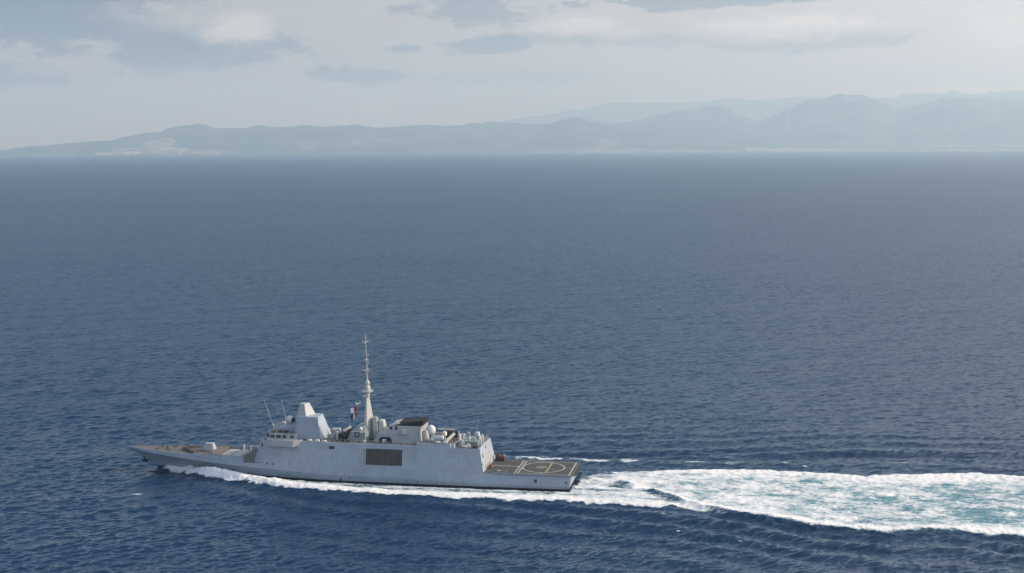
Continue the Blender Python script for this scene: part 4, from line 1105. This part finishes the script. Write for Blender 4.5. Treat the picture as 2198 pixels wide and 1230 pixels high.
def hills(name, label, prof, D0, D1, D2, mat, rough, paleness=None, seed=0, nd=44, nc=700, strip=0.0):
    """terrain rising from a shoreline at D0 to a ridge at D1 and falling to D2"""
    pxs = np.array([p[0] for p in prof], float); pys = np.array([p[1] for p in prof], float)
    cols = np.linspace(pxs.min(), pxs.max(), nc)
    cpy = np.interp(cols, pxs, pys)
    az_ = np.zeros(nc); hh = np.zeros(nc)
    for i, (px, py) in enumerate(zip(cols, cpy)):
        d = px_dir(px, py); L = math.hypot(d.x, d.y)
        az_[i] = math.atan2(d.x, d.y); hh[i] = max(5.0, CAM_H + d.z / L * D1)
    hh = hh * (1 + 0.13 * (fbm(cols / 17.0, cols * 0 + seed, 5, seed) - 0.5) + 0.04 * (fbm(cols / 4.0, cols * 0 + seed, 3, seed + 5) - 0.5))
    ker = np.ones(3) / 3
    hh = np.convolve(np.pad(hh, 1, mode='edge'), ker, 'valid')
    ts = np.linspace(0, 1, nd)
    rmid = (D1 - D0) / (D2 - D0)
    verts = []; pale_a = []
    for j, tt in enumerate(ts):
        D = D0 + (D2 - D0) * tt
        x = D * np.sin(az_); y = D * np.cos(az_)
        if tt <= rmid:
            q = tt / rmid; shape = 0.16 * min(1, q * 6) * (1 - q) + q ** 1.25 
        else:
            q = (1 - tt) / (1 - rmid); shape = q ** 1.3
        n_ = fbm(x / rough, y / rough, 5, seed) - 0.5
        rdg = 1 - np.abs(2 * fbm(x / rough * 0.8 + 5, y / rough * 0.8, 4, seed + 7) - 1) * 1.6
        env = math.sin(math.pi * min(1, max(0, tt / rmid))) if tt <= rmid else 0.4
        z = hh * shape * (1 + 0.75 * env * n_ + 0.55 * env * (rdg - 0.5)) + (fbm(x / rough * 3, y / rough * 3, 3, seed + 3) - 0.5) * hh * 0.10 * (0.3 + shape)
        z = np.minimum(z, hh * (0.35 + 0.67 * (tt / rmid if tt < rmid else 1)))
        if tt == 0: z = z * 0 - 3
        else: z = np.maximum(z, 2)
        verts.append(np.stack([x, y, z], 1))
        bb = np.zeros(nc)
        if paleness:
            for (c0, c1, q0, q1, s) in paleness:
                q = tt / rmid
                bb = np.maximum(bb, s * sst(cols, c0 - 14, c0 + 8) * sst(cols, c1 + 14, c1 - 8) * (q0 <= q <= q1))
        if strip and 0 < tt / rmid < strip: bb = np.maximum(bb, 0.9)
        pale_a.append(bb)
    V = np.concatenate(verts); nr = nd
    idx = np.arange(nr * nc).reshape(nr, nc)
    q = np.stack([idx[:-1, :-1], idx[:-1, 1:], idx[1:, 1:], idx[1:, :-1]], -1).reshape(-1, 4)
    me = bpy.data.meshes.new(name)
    me.from_pydata(V.tolist(), [], q.tolist())
    me.polygons.foreach_set('use_smooth', np.ones(len(q), bool))
    at = me.attributes.new('paleness', 'FLOAT', 'POINT'); at.data.foreach_set('value', np.concatenate(pale_a).astype(np.float32))
    me.materials.append(mat)
    o = bpy.data.objects.new(name, me); COL.objects.link(o)
    o['kind'] = 'structure'; o['label'] = label
    return o

VEG = (0.045, 0.06, 0.045); ROCK = (0.62, 0.57, 0.50)
H1 = hill_mat('hill_scrub', VEG, ROCK)
H2 = hill_mat('mountain_scrub', (0.05, 0.06, 0.05), (0.45, 0.42, 0.38))
hills('hills', 'long low coastal hills with pale cliffs fading in haze across the horizon',
      [(-420, 334), (-300, 326), (-200, 325), (-100, 326), (0, 322), (60, 314), (120, 310), (190, 304), (240, 299), (290, 288), (330, 281), (380, 273), (430, 266), (470, 270), (520, 272), (560, 269), (600, 274), (650, 270), (700, 273),
       (760, 268), (810, 275), (860, 273), (905, 269), (960, 272), (1010, 267), (1060, 262), (1110, 265), (1150, 271), (1190, 263), (1240, 254), (1285, 264), (1330, 268), (1400, 280), (1500, 290), (1650, 300), (1800, 308), (2000, 314), (2500, 316)],
      23000, 27500, 30500, H1, 1500.0,
      paleness=[(205, 235, 0.02, 0.14, 1.0), (245, 300, 0.02, 0.24, 1.0), (315, 372, 0.05, 0.55, 0.75), (362, 400, 0.02, 0.12, 0.9), (400, 470, 0.02, 0.08, 0.6), (420, 470, 0.5, 0.8, 0.3), (648, 672, 0.1, 0.4, 0.6), (755, 770, 0.15, 0.35, 0.45), (800, 850, 0.3, 0.4, 0.5), (1290, 1330, 0.1, 0.3, 0.4), (60, 160, 0.02, 0.1, 0.5), (900, 2500, 0.0, 0.06, 0.3), (1250, 2500, 0.0, 0.09, 0.5), (1600, 2500, 0.0, 0.22, 0.8)], seed=2, strip=0.035)  # cliff patches, then pale bands along the right-hand shore
hills('mountains', 'rounded hazy blue mountains rising behind the right hand coast',
      [(1020, 300), (1120, 288), (1220, 278), (1300, 268), (1360, 259), (1410, 250), (1450, 240), (1490, 234), (1535, 231), (1570, 238), (1600, 252), (1630, 263), (1660, 250), (1690, 233), (1725, 222), (1760, 214), (1800, 203), (1830, 202),
       (1860, 208), (1890, 222), (1925, 240), (1950, 232), (1985, 222), (2030, 213), (2100, 211), (2160, 212), (2230, 218), (2320, 210), (2420, 225), (2550, 250), (2700, 280)],
      27000, 31000, 35000, H2, 3200.0, paleness=[(1815, 1840, 0.75, 0.92, 0.5), (1100, 2600, 0.01, 0.05, 0.8)], seed=12, strip=0.06)  # pale patch near a summit, pale band at the shore
hills('far_mountains', 'faintest high mountain range at the back, almost lost in haze',
      [(900, 290), (1010, 270), (1120, 256), (1210, 243), (1270, 232), (1310, 222), (1370, 222), (1440, 224), (1500, 219), (1560, 214), (1640, 217), (1700, 211), (1800, 214), (1900, 212), (1950, 205), (2020, 200), (2080, 203), (2150, 197), (2250, 200), (2400, 215), (2600, 240)],
      38000, 42000, 45500, H2, 5200.0, seed=22)

# ------------------------------------------------------------------ sea haze
HZ_DENS = 8.0e-5
b = MB(); b.box(-32000, 32000, -3000, 46500, -6.0, 2010)
hz = b.build('haze', [], None)
m, t = new_mat('haze_air')
out = t.n('ShaderNodeOutputMaterial')
pv = t.n('ShaderNodeVolumePrincipled')
pv.inputs['Color'].default_value = (0.475, 0.70, 0.90, 1)
pv.inputs['Absorption Color'].default_value = (0.50, 0.50, 0.50, 1)
pv.inputs['Density'].default_value = HZ_DENS
pv.inputs['Anisotropy'].default_value = 0.25
t.t.links.new(pv.outputs[0], out.inputs['Volume'])
hz.data.materials.append(m)
hz['kind'] = 'stuff'; hz['label'] = 'pale sea haze that veils the far coast and mountains'
